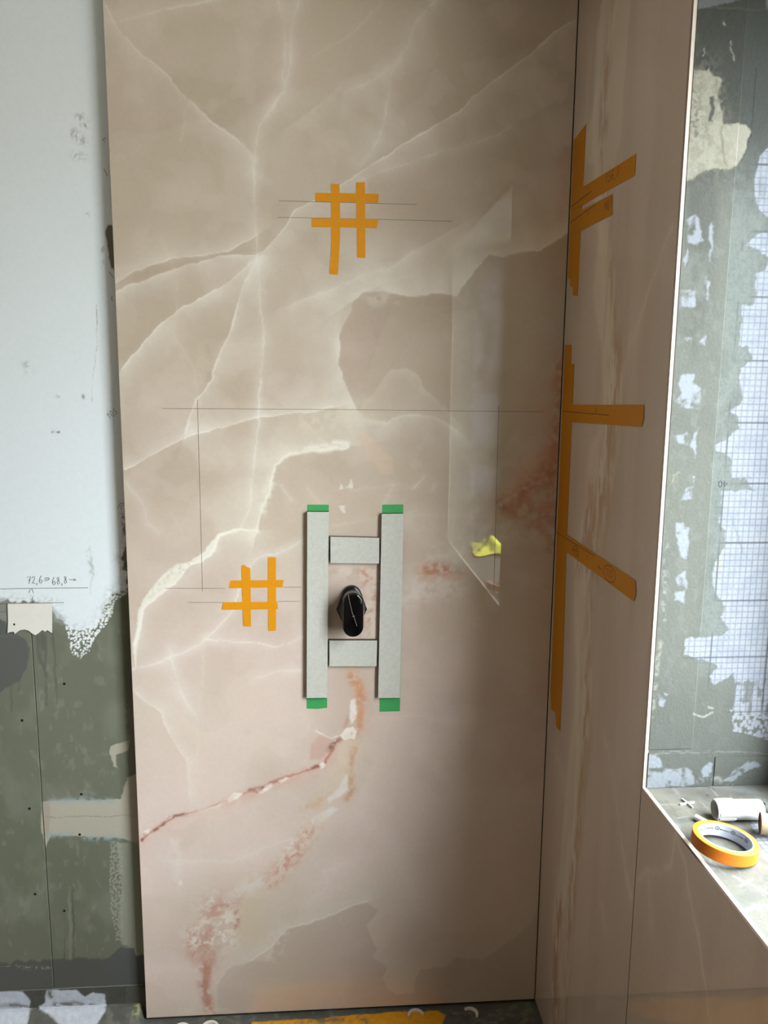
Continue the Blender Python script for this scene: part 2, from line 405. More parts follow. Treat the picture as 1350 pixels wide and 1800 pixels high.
def marble_back(U, V):
    p = Paint(U, V, (187, 170, 151), onB, warp=((.0055, .06), (.003, .017), (.0011, .0055)))
    lo = sstep(1.7, .35, V + .25*(fbm(U/.5, V/.5, 2)-.5))
    p.tone(.9*lo, (229, 205, 195))
    p.tone(.7*sstep(1.05, .3, V)*sstep(-.3, -.6, U+.15*(fbm(U/.3, V/.3, 8)-.5)), (241, 218, 209))
    p.tone(.6*sstep(-.5, -.25, U)*sstep(1.1, .6, V), (212, 194, 181))
    p.tone(.35*sstep(.45, .7, fbm(U/.22, V/.3, 12)), (188, 170, 152))
    p.tone(.25*sstep(.5, .75, fbm(U/.15, V/.12, 22)), (212, 192, 182))
    p.tone(.25*sstep(.5, .7, fbm(U/.35, V/.25, 42)), (196, 182, 160))
    G = (210, 201, 182)
    # clouded layers with torn edges, each tone faint
    for sd_, L_, t_, c_, a_ in ((101, .26, .52, (212, 196, 178), .30), (111, .17, .56, (190, 170, 155), .28), (121, .12, .58, (216, 202, 186), .26), (131, .33, .5, (205, 190, 168), .25), (141, .08, .62, (222, 206, 194), .25)):
        f = fbm(p.wu/L_, p.wv/L_, sd_, 3)
        p.tone(a_*(.45+.55*sstep(0, .16, f-t_))*sstep(t_, t_+.012, f), c_)
    # broad translucent fields
    p.poly([(180, 232), (217, 233), (247, 238), (293, 227), (333, 207), (400, 227), (450, 187), (560, 150), (700, 250), (560, 350), (450, 440), (203, 480)], .22, G, 8)
    p.poly([(620, 530), (640, 512), (684, 514), (700, 520), (660, 610), (640, 700), (625, 712), (602, 667), (594, 630), (600, 585)], .35, (190, 168, 154), 3)
    p.poly([(640, 520), (690, 535), (660, 605)], .3, (182, 160, 147), 3)
    for P, sd_, h_, a_ in (([(663, 503), (637, 510), (620, 527), (617, 547), (600, 583), (597, 600), (593, 633), (600, 667), (623, 713)], -1, 48, .62),
                           ([(663, 503), (683, 510), (717, 520), (760, 517), (777, 513), (803, 520), (817, 500), (843, 467), (857, 447), (883, 450), (950, 437), (1005, 400)], 1, 60, .62),
                           ([(625, 725), (657, 738), (677, 747), (690, 737), (720, 728), (770, 735), (803, 760)], 1, 30, .5),
                           ([(640, 712), (690, 652), (715, 650), (735, 662), (745, 685), (785, 718), (800, 740)], -1, 34, .5),
                           ([(450, 933), (457, 900), (477, 860), (483, 817), (510, 797), (537, 793), (577, 790), (613, 785)], 1, 55, .75),
                           ([(517, 533), (583, 507), (623, 487), (683, 470), (727, 443), (800, 400)], -1, 40, .4),
                           ([(440, 1690), (478, 1664), (507, 1633), (567, 1613), (607, 1597), (647, 1583)], 1, 60, .5),
                           ([(645, 1584), (667, 1600), (657, 1617), (647, 1627), (653, 1643), (663, 1667), (657, 1683), (683, 1700), (673, 1720), (683, 1740), (697, 1748), (723, 1743)], 1, 55, .6),
                           ([(723, 1743), (727, 1720), (740, 1703), (783, 1697), (800, 1680), (850, 1685), (900, 1650), (950, 1620)], 1, 50, .5),
                           ([(385, 1800), (381, 1767), (379, 1733), (398, 1700), (440, 1690)], 1, 30, .3)):
        p.vein(P, .5, 0, (221, 210, 193), h_, a_, sd_)
    p.poly([(400, 850), (440, 840), (460, 860), (450, 930), (423, 930), (390, 940), (360, 900)], .3, (216, 202, 186), 10)
    p.poly([(622, 752), (640, 760), (690, 805), (692, 834), (672, 832), (640, 795)], .5, (218, 190, 166), 5)
    p.poly([(385, 1800), (383, 1767), (380, 1733), (400, 1700), (450, 1690), (473, 1692), (480, 1665), (507, 1635), (567, 1616), (607, 1600), (645, 1587), (665, 1600), (655, 1617), (645, 1627), (651, 1643), (661, 1667), (655, 1683), (681, 1702), (671, 1722), (681, 1742), (697, 1750), (725, 1746), (728, 1722), (740, 1705), (783, 1699), (802, 1682), (850, 1687), (900, 1652), (930, 1625), (948, 1590), (1000, 1560), (1000, 1830)], .5, (194, 179, 164), 2.5)
    p.poly([(905, 1540), (930, 1530), (950, 1535), (945, 1640), (925, 1645), (910, 1600)], .25, (206, 194, 174), 6)
    # white vein network
    for P, wd, a, h, ha, sd in (
        ([(188, 10), (205, 50), (228, 75), (255, 100), (300, 138), (318, 165), (335, 182), (365, 208), (395, 228), (430, 258), (445, 275)], 2.4, .7, 14, .25, -1),
        ([(445, 275), (448, 330), (449, 400), (452, 455), (457, 520), (463, 600), (458, 680), (457, 733), (450, 780), (447, 830), (437, 893), (423, 927)], 3.4, .6, 10, .25, 0),
        ([(490, 0), (503, 80), (498, 133), (503, 157), (487, 183), (457, 220), (448, 262), (446, 300)], 3, .55, 16, .25, 0),
        ([(528, 0), (515, 43), (513, 100), (500, 160), (470, 205)], 2.4, .5, 10, .25, 0),
        ([(767, 0), (740, 27), (723, 50), (717, 80), (703, 107), (687, 127), (683, 157), (678, 200), (663, 247), (637, 290)], 3.2, .5, 16, .25, 0),
        ([(703, 107), (650, 143), (610, 163)], 3, .4, 14, .2, 0),
        ([(1000, 40), (960, 70), (935, 95), (900, 120), (850, 157), (820, 183), (787, 210), (740, 237), (697, 260), (663, 283), (630, 307), (597, 327), (553, 353), (523, 370), (500, 403), (477, 430), (453, 447)], 4.2, .75, 26, .3, 1),
        ([(450, 413), (400, 443), (310, 453), (240, 473), (203, 497)], 3, .7, 18, .35, -1),
        ([(453, 449), (383, 453), (317, 470), (233, 500), (201, 514)], 4, .7, 22, .4, 1),
        ([(453, 452), (400, 500), (310, 547), (277, 573), (253, 600), (214, 652)], 3.4, .75, 26, .4, 1),
        ([(453, 455), (433, 493), (417, 547), (397, 600), (377, 643), (375, 663), (360, 687), (345, 703), (327, 763)], 4.6, .7, 20, .3, 1),
        ([(900, 220), (870, 240), (823, 257), (770, 267), (733, 283), (667, 303), (637, 317)], 3, .45, 14, .2, 0),
        ([(383, 0), (327, 7), (257, 27), (205, 40)], 3, .5, 10, .2, 0),
        ([(667, 13), (617, 60), (553, 100)], 2, .4, 8, .12, 0),
        ([(590, 157), (543, 197), (500, 230)], 2, .45, 12, .2, 1),
        ([(333, 183), (325, 200), (318, 247)], 1.4, .4, 4, .15, 0),
        ([(285, 420), (307, 470), (310, 547), (305, 580), (313, 600), (340, 643), (347, 697), (366, 755)], 2, .4, 10, .15, 0),
        ([(218, 824), (277, 793), (320, 770), (350, 763), (400, 747), (450, 733), (500, 725), (560, 722), (600, 715)], 3, .75, 16, .35, 1),
        ([(220, 850), (245, 880), (260, 920), (280, 935)], 2.4, .35, 12, .2, 0),
        ([(300, 900), (322, 945)], 1.4, .3, 4, .1, 0),
        ([(340, 790), (372, 808)], 1.4, .4, 5, .15, 0),
        ([(232, 1177), (283, 1163), (320, 1150), (363, 1123), (393, 1093), (409, 1070), (420, 1037), (440, 994), (460, 977), (484, 975), (510, 964), (545, 938)], 2.2, .7, 9, .25, 0),
        ([(463, 978), (500, 963), (533, 955)], 1.6, .5, 5, .15, 0),
        ([(440, 930), (446, 975), (438, 995)], 1.8, .45, 5, .15, 0),
        ([(363, 1123), (410, 1128), (450, 1130), (483, 1137), (533, 1120)], 2.2, .6, 8, .2, 0),
        ([(450, 1190), (490, 1180), (536, 1176)], 2.4, .5, 8, .2, 0),
        ([(300, 1143), (307, 1180), (313, 1205), (333, 1243), (347, 1263)], 3, .6, 16, .3, 0),
        ([(358, 1125), (357, 1200), (343, 1267), (348, 1310), (348, 1387), (350, 1427), (352, 1547)], 2, .6, 8, .2, 0),
        ([(238, 1220), (262, 1236), (283, 1250), (293, 1283), (310, 1313), (330, 1340), (331, 1400)], 2.6, .6, 12, .3, 1),
        ([(283, 1510), (333, 1513), (410, 1513), (450, 1499), (483, 1483), (520, 1472)], 2.4, .5, 10, .2, 0),
        ([(350, 1553), (300, 1593), (270, 1627)], 2, .5, 14, .25, 0),
        ([(350, 1567), (327, 1627), (327, 1673), (335, 1700), (340, 1780)], 2, .45, 8, .2, 0),
        ([(250, 1668), (300, 1657), (330, 1640)], 2, .35, 10, .2, 0),
        ([(640, 1262), (690, 1260), (733, 1257), (797, 1270)], 1.8, .5, 8, .15, 0),
        ([(850, 1283), (875, 1320), (900, 1363), (945, 1425)], 1.8, .3, 6, .1, 0),
        ([(480, 1427), (500, 1438), (517, 1446)], 1.6, .5, 5, .2, 0),
        ([(400, 1500), (402, 1530)], 1.6, .3, 5, .15, 0),
        ([(597, 600), (593, 633), (600, 667), (623, 713), (640, 735), (657, 739), (677, 747), (690, 737), (720, 728), (770, 735), (803, 760)], 3.4, .6, 26, .4, -1),
        ([(517, 533), (583, 507), (623, 487), (683, 470), (727, 443)], 2.2, .5, 14, .25, 0),
        ([(620, 525), (640, 510), (683, 512), (717, 520), (777, 514), (803, 520), (817, 500), (843, 467), (857, 447), (883, 450), (950, 437), (1000, 405)], 3, .4, 34, .4, 1),
        ([(800, 430), (830, 390), (860, 350), (900, 310)], 2, .3, 8, .15, 0),
        ([(690, 860), (760, 855), (830, 850)], 1.4, .25, 5, .1, 0),
        ([(585, 925), (620, 918), (660, 912), (710, 905), (800, 908), (880, 905)], 1.6, .4, 6, .15, 0),
        ([(495, 850), (512, 880)], 2.2, .45, 5, .2, 0),
        ([(540, 855), (560, 884)], 2, .4, 5, .2, 0),
        ([(600, 852), (615, 862), (650, 857), (700, 850)], 1.8, .5, 5, .2, 0),
        ([(690, 850), (680, 875), (672, 884)], 2.4, .4, 6, .2, 0),
        ([(550, 1520), (590, 1500), (610, 1470), (625, 1440)], 2, .35, 8, .15, 0),
        ([(540, 1590), (575, 1560), (570, 1530), (610, 1515)], 3, .35, 10, .2, 0),
        ([(560, 1600), (620, 1575), (600, 1545)], 2, .35, 10, .2, 0),
        ([(735, 1600), (700, 1500), (640, 1430), (635, 1380)], 4, .15, 30, .15, 0),
        ([(745, 840), (725, 860)], 3, .5, 5, .2, 0),
        ([(762, 862), (765, 853)], 3, .4, 5, .2, 0),
    ):
        p.vein(P, wd*.55, a*.85, WHITE if wd > 2.1 else CREAM, h*1.3, ha*1.15, sd)
    # the torn cream band
    cb = [(447, 931), (423, 928), (383, 938), (360, 967), (337, 987), (310, 993), (283, 1013), (263, 1037), (243, 1070), (236, 1133), (237, 1177), (243, 1133), (247, 1093), (253, 1067), (283, 1043), (310, 1030), (333, 995), (353, 990), (377, 967), (387, 942), (423, 932)]
    p.poly(cb, .95, (234, 228, 212), 2.5)
    p.vein([(447, 931), (423, 930), (387, 941), (377, 967), (353, 988), (333, 994), (310, 1030), (283, 1043), (253, 1067), (245, 1093), (240, 1133)], 3.5, .7, WHITE, 22, .35, 1)
    p.blot([(262, 1040), (300, 1010), (335, 992)], 14, .6, (206, 194, 176), 7, .52)
    p.vein([(450, 933), (457, 900), (477, 860), (483, 817), (510, 797), (537, 793), (577, 790), (613, 785), (612, 777), (585, 778)], 4.5, .9, (238, 231, 216), 24, .4, 1)
    p.blot([(540, 787), (612, 782)], 8, .7, WHITE, 6, .48)
    p.blot([(460, 900), (478, 850)], 12, .6, (236, 230, 214), 10, .45)
    p.vein([(597, 715), (612, 740), (625, 727), (657, 738)], 8, .5, CREAM, 0)
    p.blot([(540, 745), (600, 735), (640, 730)], 26, .55, (224, 212, 192), 14, .5)
    p.blot([(655, 525), (690, 520)], 18, .45, (222, 214, 196), 10, .52)
    # small pale shapes
    for P in ([(601, 850), (606, 860), (597, 862)], [(619, 841), (609, 857), (622, 857)], [(598, 889), (609, 888), (608, 902), (603, 903)]):
        p.poly(P, .55, WHITE, 1.5)
    p.poly([(584, 868), (608, 862), (609, 878), (586, 881)], .3, (206, 172, 156), 2)
    # upper right rust cloud and the one behind the valve
    p.blot([(790, 1000), (850, 960), (905, 900), (960, 850), (985, 760)], 70, .5, (205, 176, 154), 60, .42, .2)
    p.blot([(800, 980), (860, 940), (930, 930)], 60, .5, (214, 206, 190), 40, .5, .15, 4)
    p.blot([(757, 1000), (770, 998)], 16, .85, RUST, 14, .45)
    p.blot([(885, 885), (920, 862), (950, 838), (978, 800)], 18, .8, (186, 126, 98), 9, .48)
    p.blot([(940, 920), (970, 880), (985, 740), (985, 640)], 24, .55, (190, 132, 106), 13, .5)
    p.blot([(890, 890), (980, 800)], 40, .5, (206, 172, 148), 24, .5)
    p.blot([(720, 950), (760, 940)], 30, .35, (206, 168, 152), 30, .5)
    p.blot([(730, 1040), (800, 1040)], 30, .5, (220, 208, 194), 14, .5)
    p.blot([(640, 1005), (655, 1040), (650, 1085), (640, 1112)], 15, .75, RUST, 10, .47)
    p.blot([(655, 1030), (660, 1048)], 9, .8, DARKR, 8, .5)
    p.blot([(600, 1000), (650, 1010), (655, 1110)], 26, .6, (226, 208, 194), 16, .46)
    p.blot([(720, 920), (780, 950), (790, 1010)], 40, .4, (218, 206, 190), 30, .45)
    # orange trunk running down from the lower cross strip
    p.vein([(620, 1178), (627, 1192), (632, 1215), (635, 1250), (632, 1285), (622, 1320), (618, 1345), (617, 1385), (608, 1402)], 9, .55, OCHRE, 14, .3, 0)
    p.blot([(618, 1190), (630, 1205), (636, 1230)], 12, .85, RUST, 10, .42)
    p.blot([(636, 1240), (634, 1270), (628, 1290)], 8, .8, (206, 146, 110), 9, .42)
    p.blot([(612, 1260), (606, 1285)], 6, .55, RUST, 12, .42)
    p.blot([(622, 1318), (617, 1345), (618, 1385), (608, 1402)], 7, .75, (204, 156, 118), 9, .42)
    p.poly([(617, 1228), (627, 1226), (629, 1262), (620, 1272), (614, 1262)], .9, (238, 230, 224), 3)
    p.poly([(605, 1362), (612, 1362), (610, 1388), (596, 1402), (580, 1412), (577, 1404), (596, 1385)], .85, (236, 228, 224), 4)
    p.poly([(585, 1418), (594, 1422), (560, 1448), (543, 1450), (548, 1438)], .85, (236, 229, 224), 4)
    p.blot([(538, 1420), (560, 1410), (575, 1396)], 13, .7, OCHRE, 14, .42)
    p.blot([(590, 1320), (605, 1340), (600, 1375)], 16, .5, (228, 208, 184), 12, .42)
    p.poly([(545, 1310), (562, 1290), (583, 1298), (578, 1322), (560, 1338), (545, 1335)], .75, (208, 170, 156), 4)
    p.vein([(555, 1285), (580, 1298), (596, 1294)], 1.8, .8, WHITE, 4, .2)
    # red seam with white knots
    seam = [(246, 1476), (268, 1462), (290, 1447), (320, 1432), (350, 1427), (395, 1407), (420, 1397), (440, 1388), (460, 1381), (480, 1371), (505, 1364), (540, 1354), (567, 1345), (580, 1325), (590, 1306), (605, 1298), (618, 1300)]
    p.vein(seam, 7, .5, (222, 176, 160), 20, .35, -1)
    p.vein(seam, 2.2, .75, (186, 122, 106), 0, 0, 0, .8)
    for P, r in (([(248, 1474), (252, 1470)], 5), ([(272, 1460), (290, 1448)], 4), ([(300, 1438), (325, 1432)], 5), ([(440, 1388), (462, 1384)], 6), ([(446, 1390), (452, 1392)], 3), ([(475, 1375), (492, 1372)], 4), ([(540, 1353), (556, 1347)], 4.5), ([(578, 1318), (586, 1308), (598, 1298)], 7)):
        p.blot(P, r, .95, DARKR, 6, .40)
    for P in ([(400, 1404), (412, 1392), (428, 1393), (420, 1402), (402, 1410)], [(455, 1392), (475, 1378), (480, 1382), (462, 1394), (452, 1395)], [(490, 1372), (503, 1364), (508, 1367), (494, 1377)], [(558, 1345), (566, 1340), (571, 1346), (563, 1352)], [(597, 1292), (608, 1280), (622, 1278), (630, 1288), (624, 1299), (606, 1301)], [(250, 1462), (262, 1458), (262, 1466)]):
        p.poly(P, .95, (245, 236, 224), 1.6)
    p.blot([(614, 1290), (622, 1288)], 5, .8, (160, 130, 118), 3.5, .56)
    p.vein([(350, 1427), (380, 1417), (410, 1398)], 4, .5, WHITE, 8, .2)
    p.blot([(400, 1410), (440, 1395), (500, 1375), (560, 1360)], 16, .45, (216, 176, 162), 24, .4)
    # lower rust train
    p.blot([(560, 1440), (540, 1465), (515, 1505), (490, 1530), (470, 1550)], 26, .45, (226, 206, 184), 30, .38)
    p.blot([(540, 1462), (528, 1485), (515, 1505)], 14, .8, (212, 160, 136), 9, .44)
    p.blot([(515, 1505), (490, 1530), (474, 1552)], 16, .7, (202, 150, 136), 9, .44)
    p.blot([(545, 1450), (500, 1500)], 10, .6, WHITE, 7, .56)
    p.blot([(450, 1560), (430, 1600), (440, 1640)], 46, .5, (218, 200, 166), 60, .35, .2)
    p.blot([(380, 1590), (365, 1620), (350, 1660)], 46, .6, (210, 172, 154), 26, .42, .15)
    p.blot([(375, 1595), (400, 1585), (415, 1580)], 11, .85, (196, 142, 124), 10, .4)
    p.blot([(415, 1600), (418, 1630)], 7, .8, (194, 140, 122), 9, .42)
    p.blot([(372, 1635), (360, 1665), (366, 1685)], 15, .8, (198, 146, 128), 9, .44)
    p.blot([(335, 1640), (340, 1680)], 13, .8, (204, 152, 132), 10, .47)
    p.blot([(370, 1590), (345, 1650), (395, 1650)], 30, .7, (240, 228, 218), 9, .58)
    p.blot([(362, 1700), (360, 1735), (365, 1765)], 11, .85, (196, 142, 124), 9, .4)
    p.vein([(366, 1755), (374, 1778), (388, 1789)], 6, .6, (198, 144, 126), 8, .2)
    p.vein([(382, 1700), (376, 1735), (382, 1770), (410, 1783)], 5, .4, (224, 210, 190), 12, .3, 0)
    p.blot([(400, 1585), (450, 1550), (480, 1545)], 20, .6, (234, 222, 216), 18, .48)
    p.blot([(340, 1635), (345, 1665)], 8, .9, WHITE, 7, .5)
    p.vein([(440, 1690), (478, 1664), (507, 1633), (567, 1613), (607, 1597), (645, 1584)], 2.6, .6, WHITE, 22, .3, 1)
    p.blot([(470, 1660), (500, 1635), (480, 1680)], 16, .6, (232, 222, 208), 8, .52)
    p.blot([(560, 1590), (620, 1560), (560, 1530)], 50, .25, (224, 214, 198), 22, .5)
    p.blot([(316, 1550), (317, 1553)], 5, .8, WHITE, 30, .1)
    p.blot([(310, 1480), (310, 1540)], 14, .3, WHITE, 30, .4)
    # smoky veil and iron stains to the right
    p.poly([(735, 985), (760, 962), (800, 935), (860, 915), (895, 920), (905, 940), (850, 975), (830, 1010), (790, 1030), (750, 1040), (715, 1060), (700, 1045), (725, 1015)], .5, (222, 214, 202), 14, .42, lambda a, b: sstep(.38, .6, fbm(a/.03, b/.03, 88)))
    p.blot([(885, 890), (905, 900), (925, 880), (930, 905)], 22, .6, (172, 116, 90), 13, .48, .16, 19)
    p.blot([(915, 870), (945, 845), (965, 828)], 20, .6, (172, 112, 86), 10, .48, .14, 29)
    p.blot([(955, 850), (975, 810), (985, 760)], 26, .5, (172, 118, 92), 12, .48, .16, 39)
    p.blot([(965, 900), (975, 960)], 30, .5, (186, 128, 102), 16, .48, .12, 49)
    p.blot([(900, 870), (985, 790)], 36, .45, (198, 150, 122), 30, .42, .15, 59)
    p.blot([(752, 1003), (768, 998), (785, 1003)], 15, .9, (190, 128, 102), 12, .46, .1, 69)
    p.blot([(740, 1015), (800, 1010)], 26, .5, (206, 160, 136), 14, .5, .1, 79)
    p.blot([(690, 1060), (740, 1045), (800, 1035)], 22, .6, (224, 208, 198), 14, .48, .1, 89)
    # fuller iron train at the lower left
    p.blot([(548, 1455), (525, 1492), (500, 1522), (478, 1550)], 21, .75, (212, 162, 142), 13, .5, .1, 99)
    p.blot([(548, 1452), (520, 1498), (480, 1548)], 24, .6, (234, 216, 200), 9, .53, .06, 159)
    p.blot([(380, 1600), (370, 1640), (360, 1690)], 30, .6, (206, 160, 142), 15, .45, .1, 109)
    p.blot([(362, 1700), (358, 1735), (368, 1772)], 13, .8, (200, 146, 124), 11, .46, .1, 119)
    p.blot([(345, 1650), (395, 1655), (400, 1610)], 26, .8, (238, 226, 214), 10, .56, .05, 129)
    p.blot([(627, 1190), (637, 1230), (634, 1275)], 15, .7, (214, 156, 118), 12, .48, .12, 139)
    p.blot([(612, 1300), (600, 1340), (585, 1370), (560, 1420)], 26, .5, (226, 204, 180), 16, .42, .14, 149)
    p.mul(.985+.03*fbm(U/.004, V/.004, 55, 2))
    return p.c

SLAB_TOP = 2.53
bl = onB([(180, 0), (258, 1790)])
wl = -1.0094
us = np.concatenate([np.arange(wl, -.0026, .0025), [-.0012]])
vsl = np.concatenate([np.arange(.0035, 2.46, .0025), [2.49, SLAB_TOP]])
slab_back = panel('marble_slab', fB, us, vsl, .0085, marble_back, M['marble'], M['body'], wall_back, ch=.0006)
slab_back['label'] = 'large polished pinkish marble slab with rust and white veins'

def marble_right(U, V):
    p = Paint(U, V, (189, 172, 160), onR, warp=((.008, .09), (.002, .012)), stretch=4.)
    p.tone(.4*sstep(.4, .7, fbm(U/.06, V/.7, 15)), (188, 167, 150))
    p.tone(.3*sstep(.45, .7, fbm(U/.1, V/.5, 25)), (208, 190, 176))
    sp = [(1058, 0), (1052, 130), (1040, 250), (1052, 350), (1060, 480), (1068, 560), (1075, 650), (1062, 800), (1045, 950), (1020, 1100), (1022, 1200), (1015, 1350), (1003, 1500), (985, 1650), (978, 1800)]
    def along(P, wd, a, c, sc, thr, seed):
        P = p.conv(P)
        d, _ = segs(p.wu, p.wv, P)
        f = fbm(p.wu/sc, p.wv/(sc*4.5), seed, 4)
        p.tone(a*np.exp(-(d/wd)**2)*sstep(thr-.1, thr+.1, f), c)
    lf = [(1080, 0), (1067, 100), (1052, 165), (1035, 215), (1032, 260), (1052, 310), (1055, 400), (1045, 500), (1055, 580), (1062, 675), (1062, 740), (1040, 780), (1030, 860), (1018, 940), (1010, 1000), (1010, 1100), (1015, 1180), (1012, 1240), (1000, 1330), (990, 1450), (985, 1520), (975, 1600), (970, 1700), (968, 1790)]
    rg = [(995, 1790), (1000, 1700), (1005, 1600), (1012, 1520), (1020, 1450), (1030, 1350), (1040, 1260), (1042, 1200), (1038, 1100), (1040, 1000), (1060, 930), (1075, 860), (1088, 780), (1092, 710), (1095, 650), (1082, 625), (1080, 550), (1082, 475), (1067, 425), (1072, 325), (1090, 250), (1097, 150), (1110, 0)]
    p.poly(lf+rg, .42, (212, 200, 183), 7)
    p.vein(lf, 3, .3, (220, 208, 190), 16, .3, 0)
    along(sp, .035, .5, (220, 209, 192), .03, .48, 13)
    along([(x+14, y) for x, y in sp], .022, .55, (178, 150, 118), .011, .53, 23)
    along([(1082, 620), (1078, 700), (1066, 800), (1050, 900), (1035, 1000)], .035, .7, (172, 138, 108), .009, .5, 33)
    along([(1040, 860), (1030, 950), (1015, 1000)], .03, .6, (174, 128, 106), .008, .48, 43)
    along([(1030, 1150), (1028, 1300), (1020, 1400), (1012, 1480), (1000, 1620)], .025, .7, (172, 142, 108), .009, .5, 53)
    along([(985, 1600), (978, 1680), (975, 1780)], .03, .75, (174, 128, 106), .009, .46, 63)
    along([(1062, 240), (1060, 180), (1068, 120)], .02, .5, (160, 130, 104), .008, .56, 73)
    for P, a in (([(1185, 390), (1165, 440), (1140, 510), (1115, 600)], .4), ([(1062, 1300), (1075, 1370), (1092, 1460), (1110, 1565)], .35), ([(1085, 0), (1062, 140), (1035, 240)], .35),
                 ([(1188, 1465), (1205, 1545), (1225, 1660), (1240, 1790)], .5), ([(1122, 1546), (1165, 1538), (1180, 1520), (1188, 1465)], .4), ([(1058, 1590), (1062, 1625)], .4),
                 ([(1110, 590), (1100, 640), (1092, 680)], .3), ([(975, 1320), (990, 1360), (993, 1450)], .3), ([(1140, 1560), (1142, 1640)], .2)):
        p.vein(P, 3.5, a, (222, 208, 190), 16, .18)
    p.mul(.985+.03*fbm(U/.004, V/.004, 55, 2))
    return p.c
# the joint between the two slabs runs straight down from the opening's edge
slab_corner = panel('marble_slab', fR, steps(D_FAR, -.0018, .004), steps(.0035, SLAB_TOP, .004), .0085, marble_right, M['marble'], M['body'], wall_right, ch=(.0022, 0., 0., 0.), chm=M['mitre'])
slab_corner['label'] = 'upright marble slab between the corner and the window opening'
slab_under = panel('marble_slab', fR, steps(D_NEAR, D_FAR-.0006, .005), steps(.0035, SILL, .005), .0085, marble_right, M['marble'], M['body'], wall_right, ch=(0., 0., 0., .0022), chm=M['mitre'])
slab_under['label'] = 'marble slab below the window sill'
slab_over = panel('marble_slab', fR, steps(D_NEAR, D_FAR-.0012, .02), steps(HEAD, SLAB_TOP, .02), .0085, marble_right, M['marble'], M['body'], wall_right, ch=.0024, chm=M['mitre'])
slab_near = panel('marble_slab', fR, steps(YF, D_NEAR-.0012, .02), steps(.0035, SLAB_TOP, .02), .0085, marble_right, M['marble'], M['body'], wall_right, ch=.0024, chm=M['mitre'])

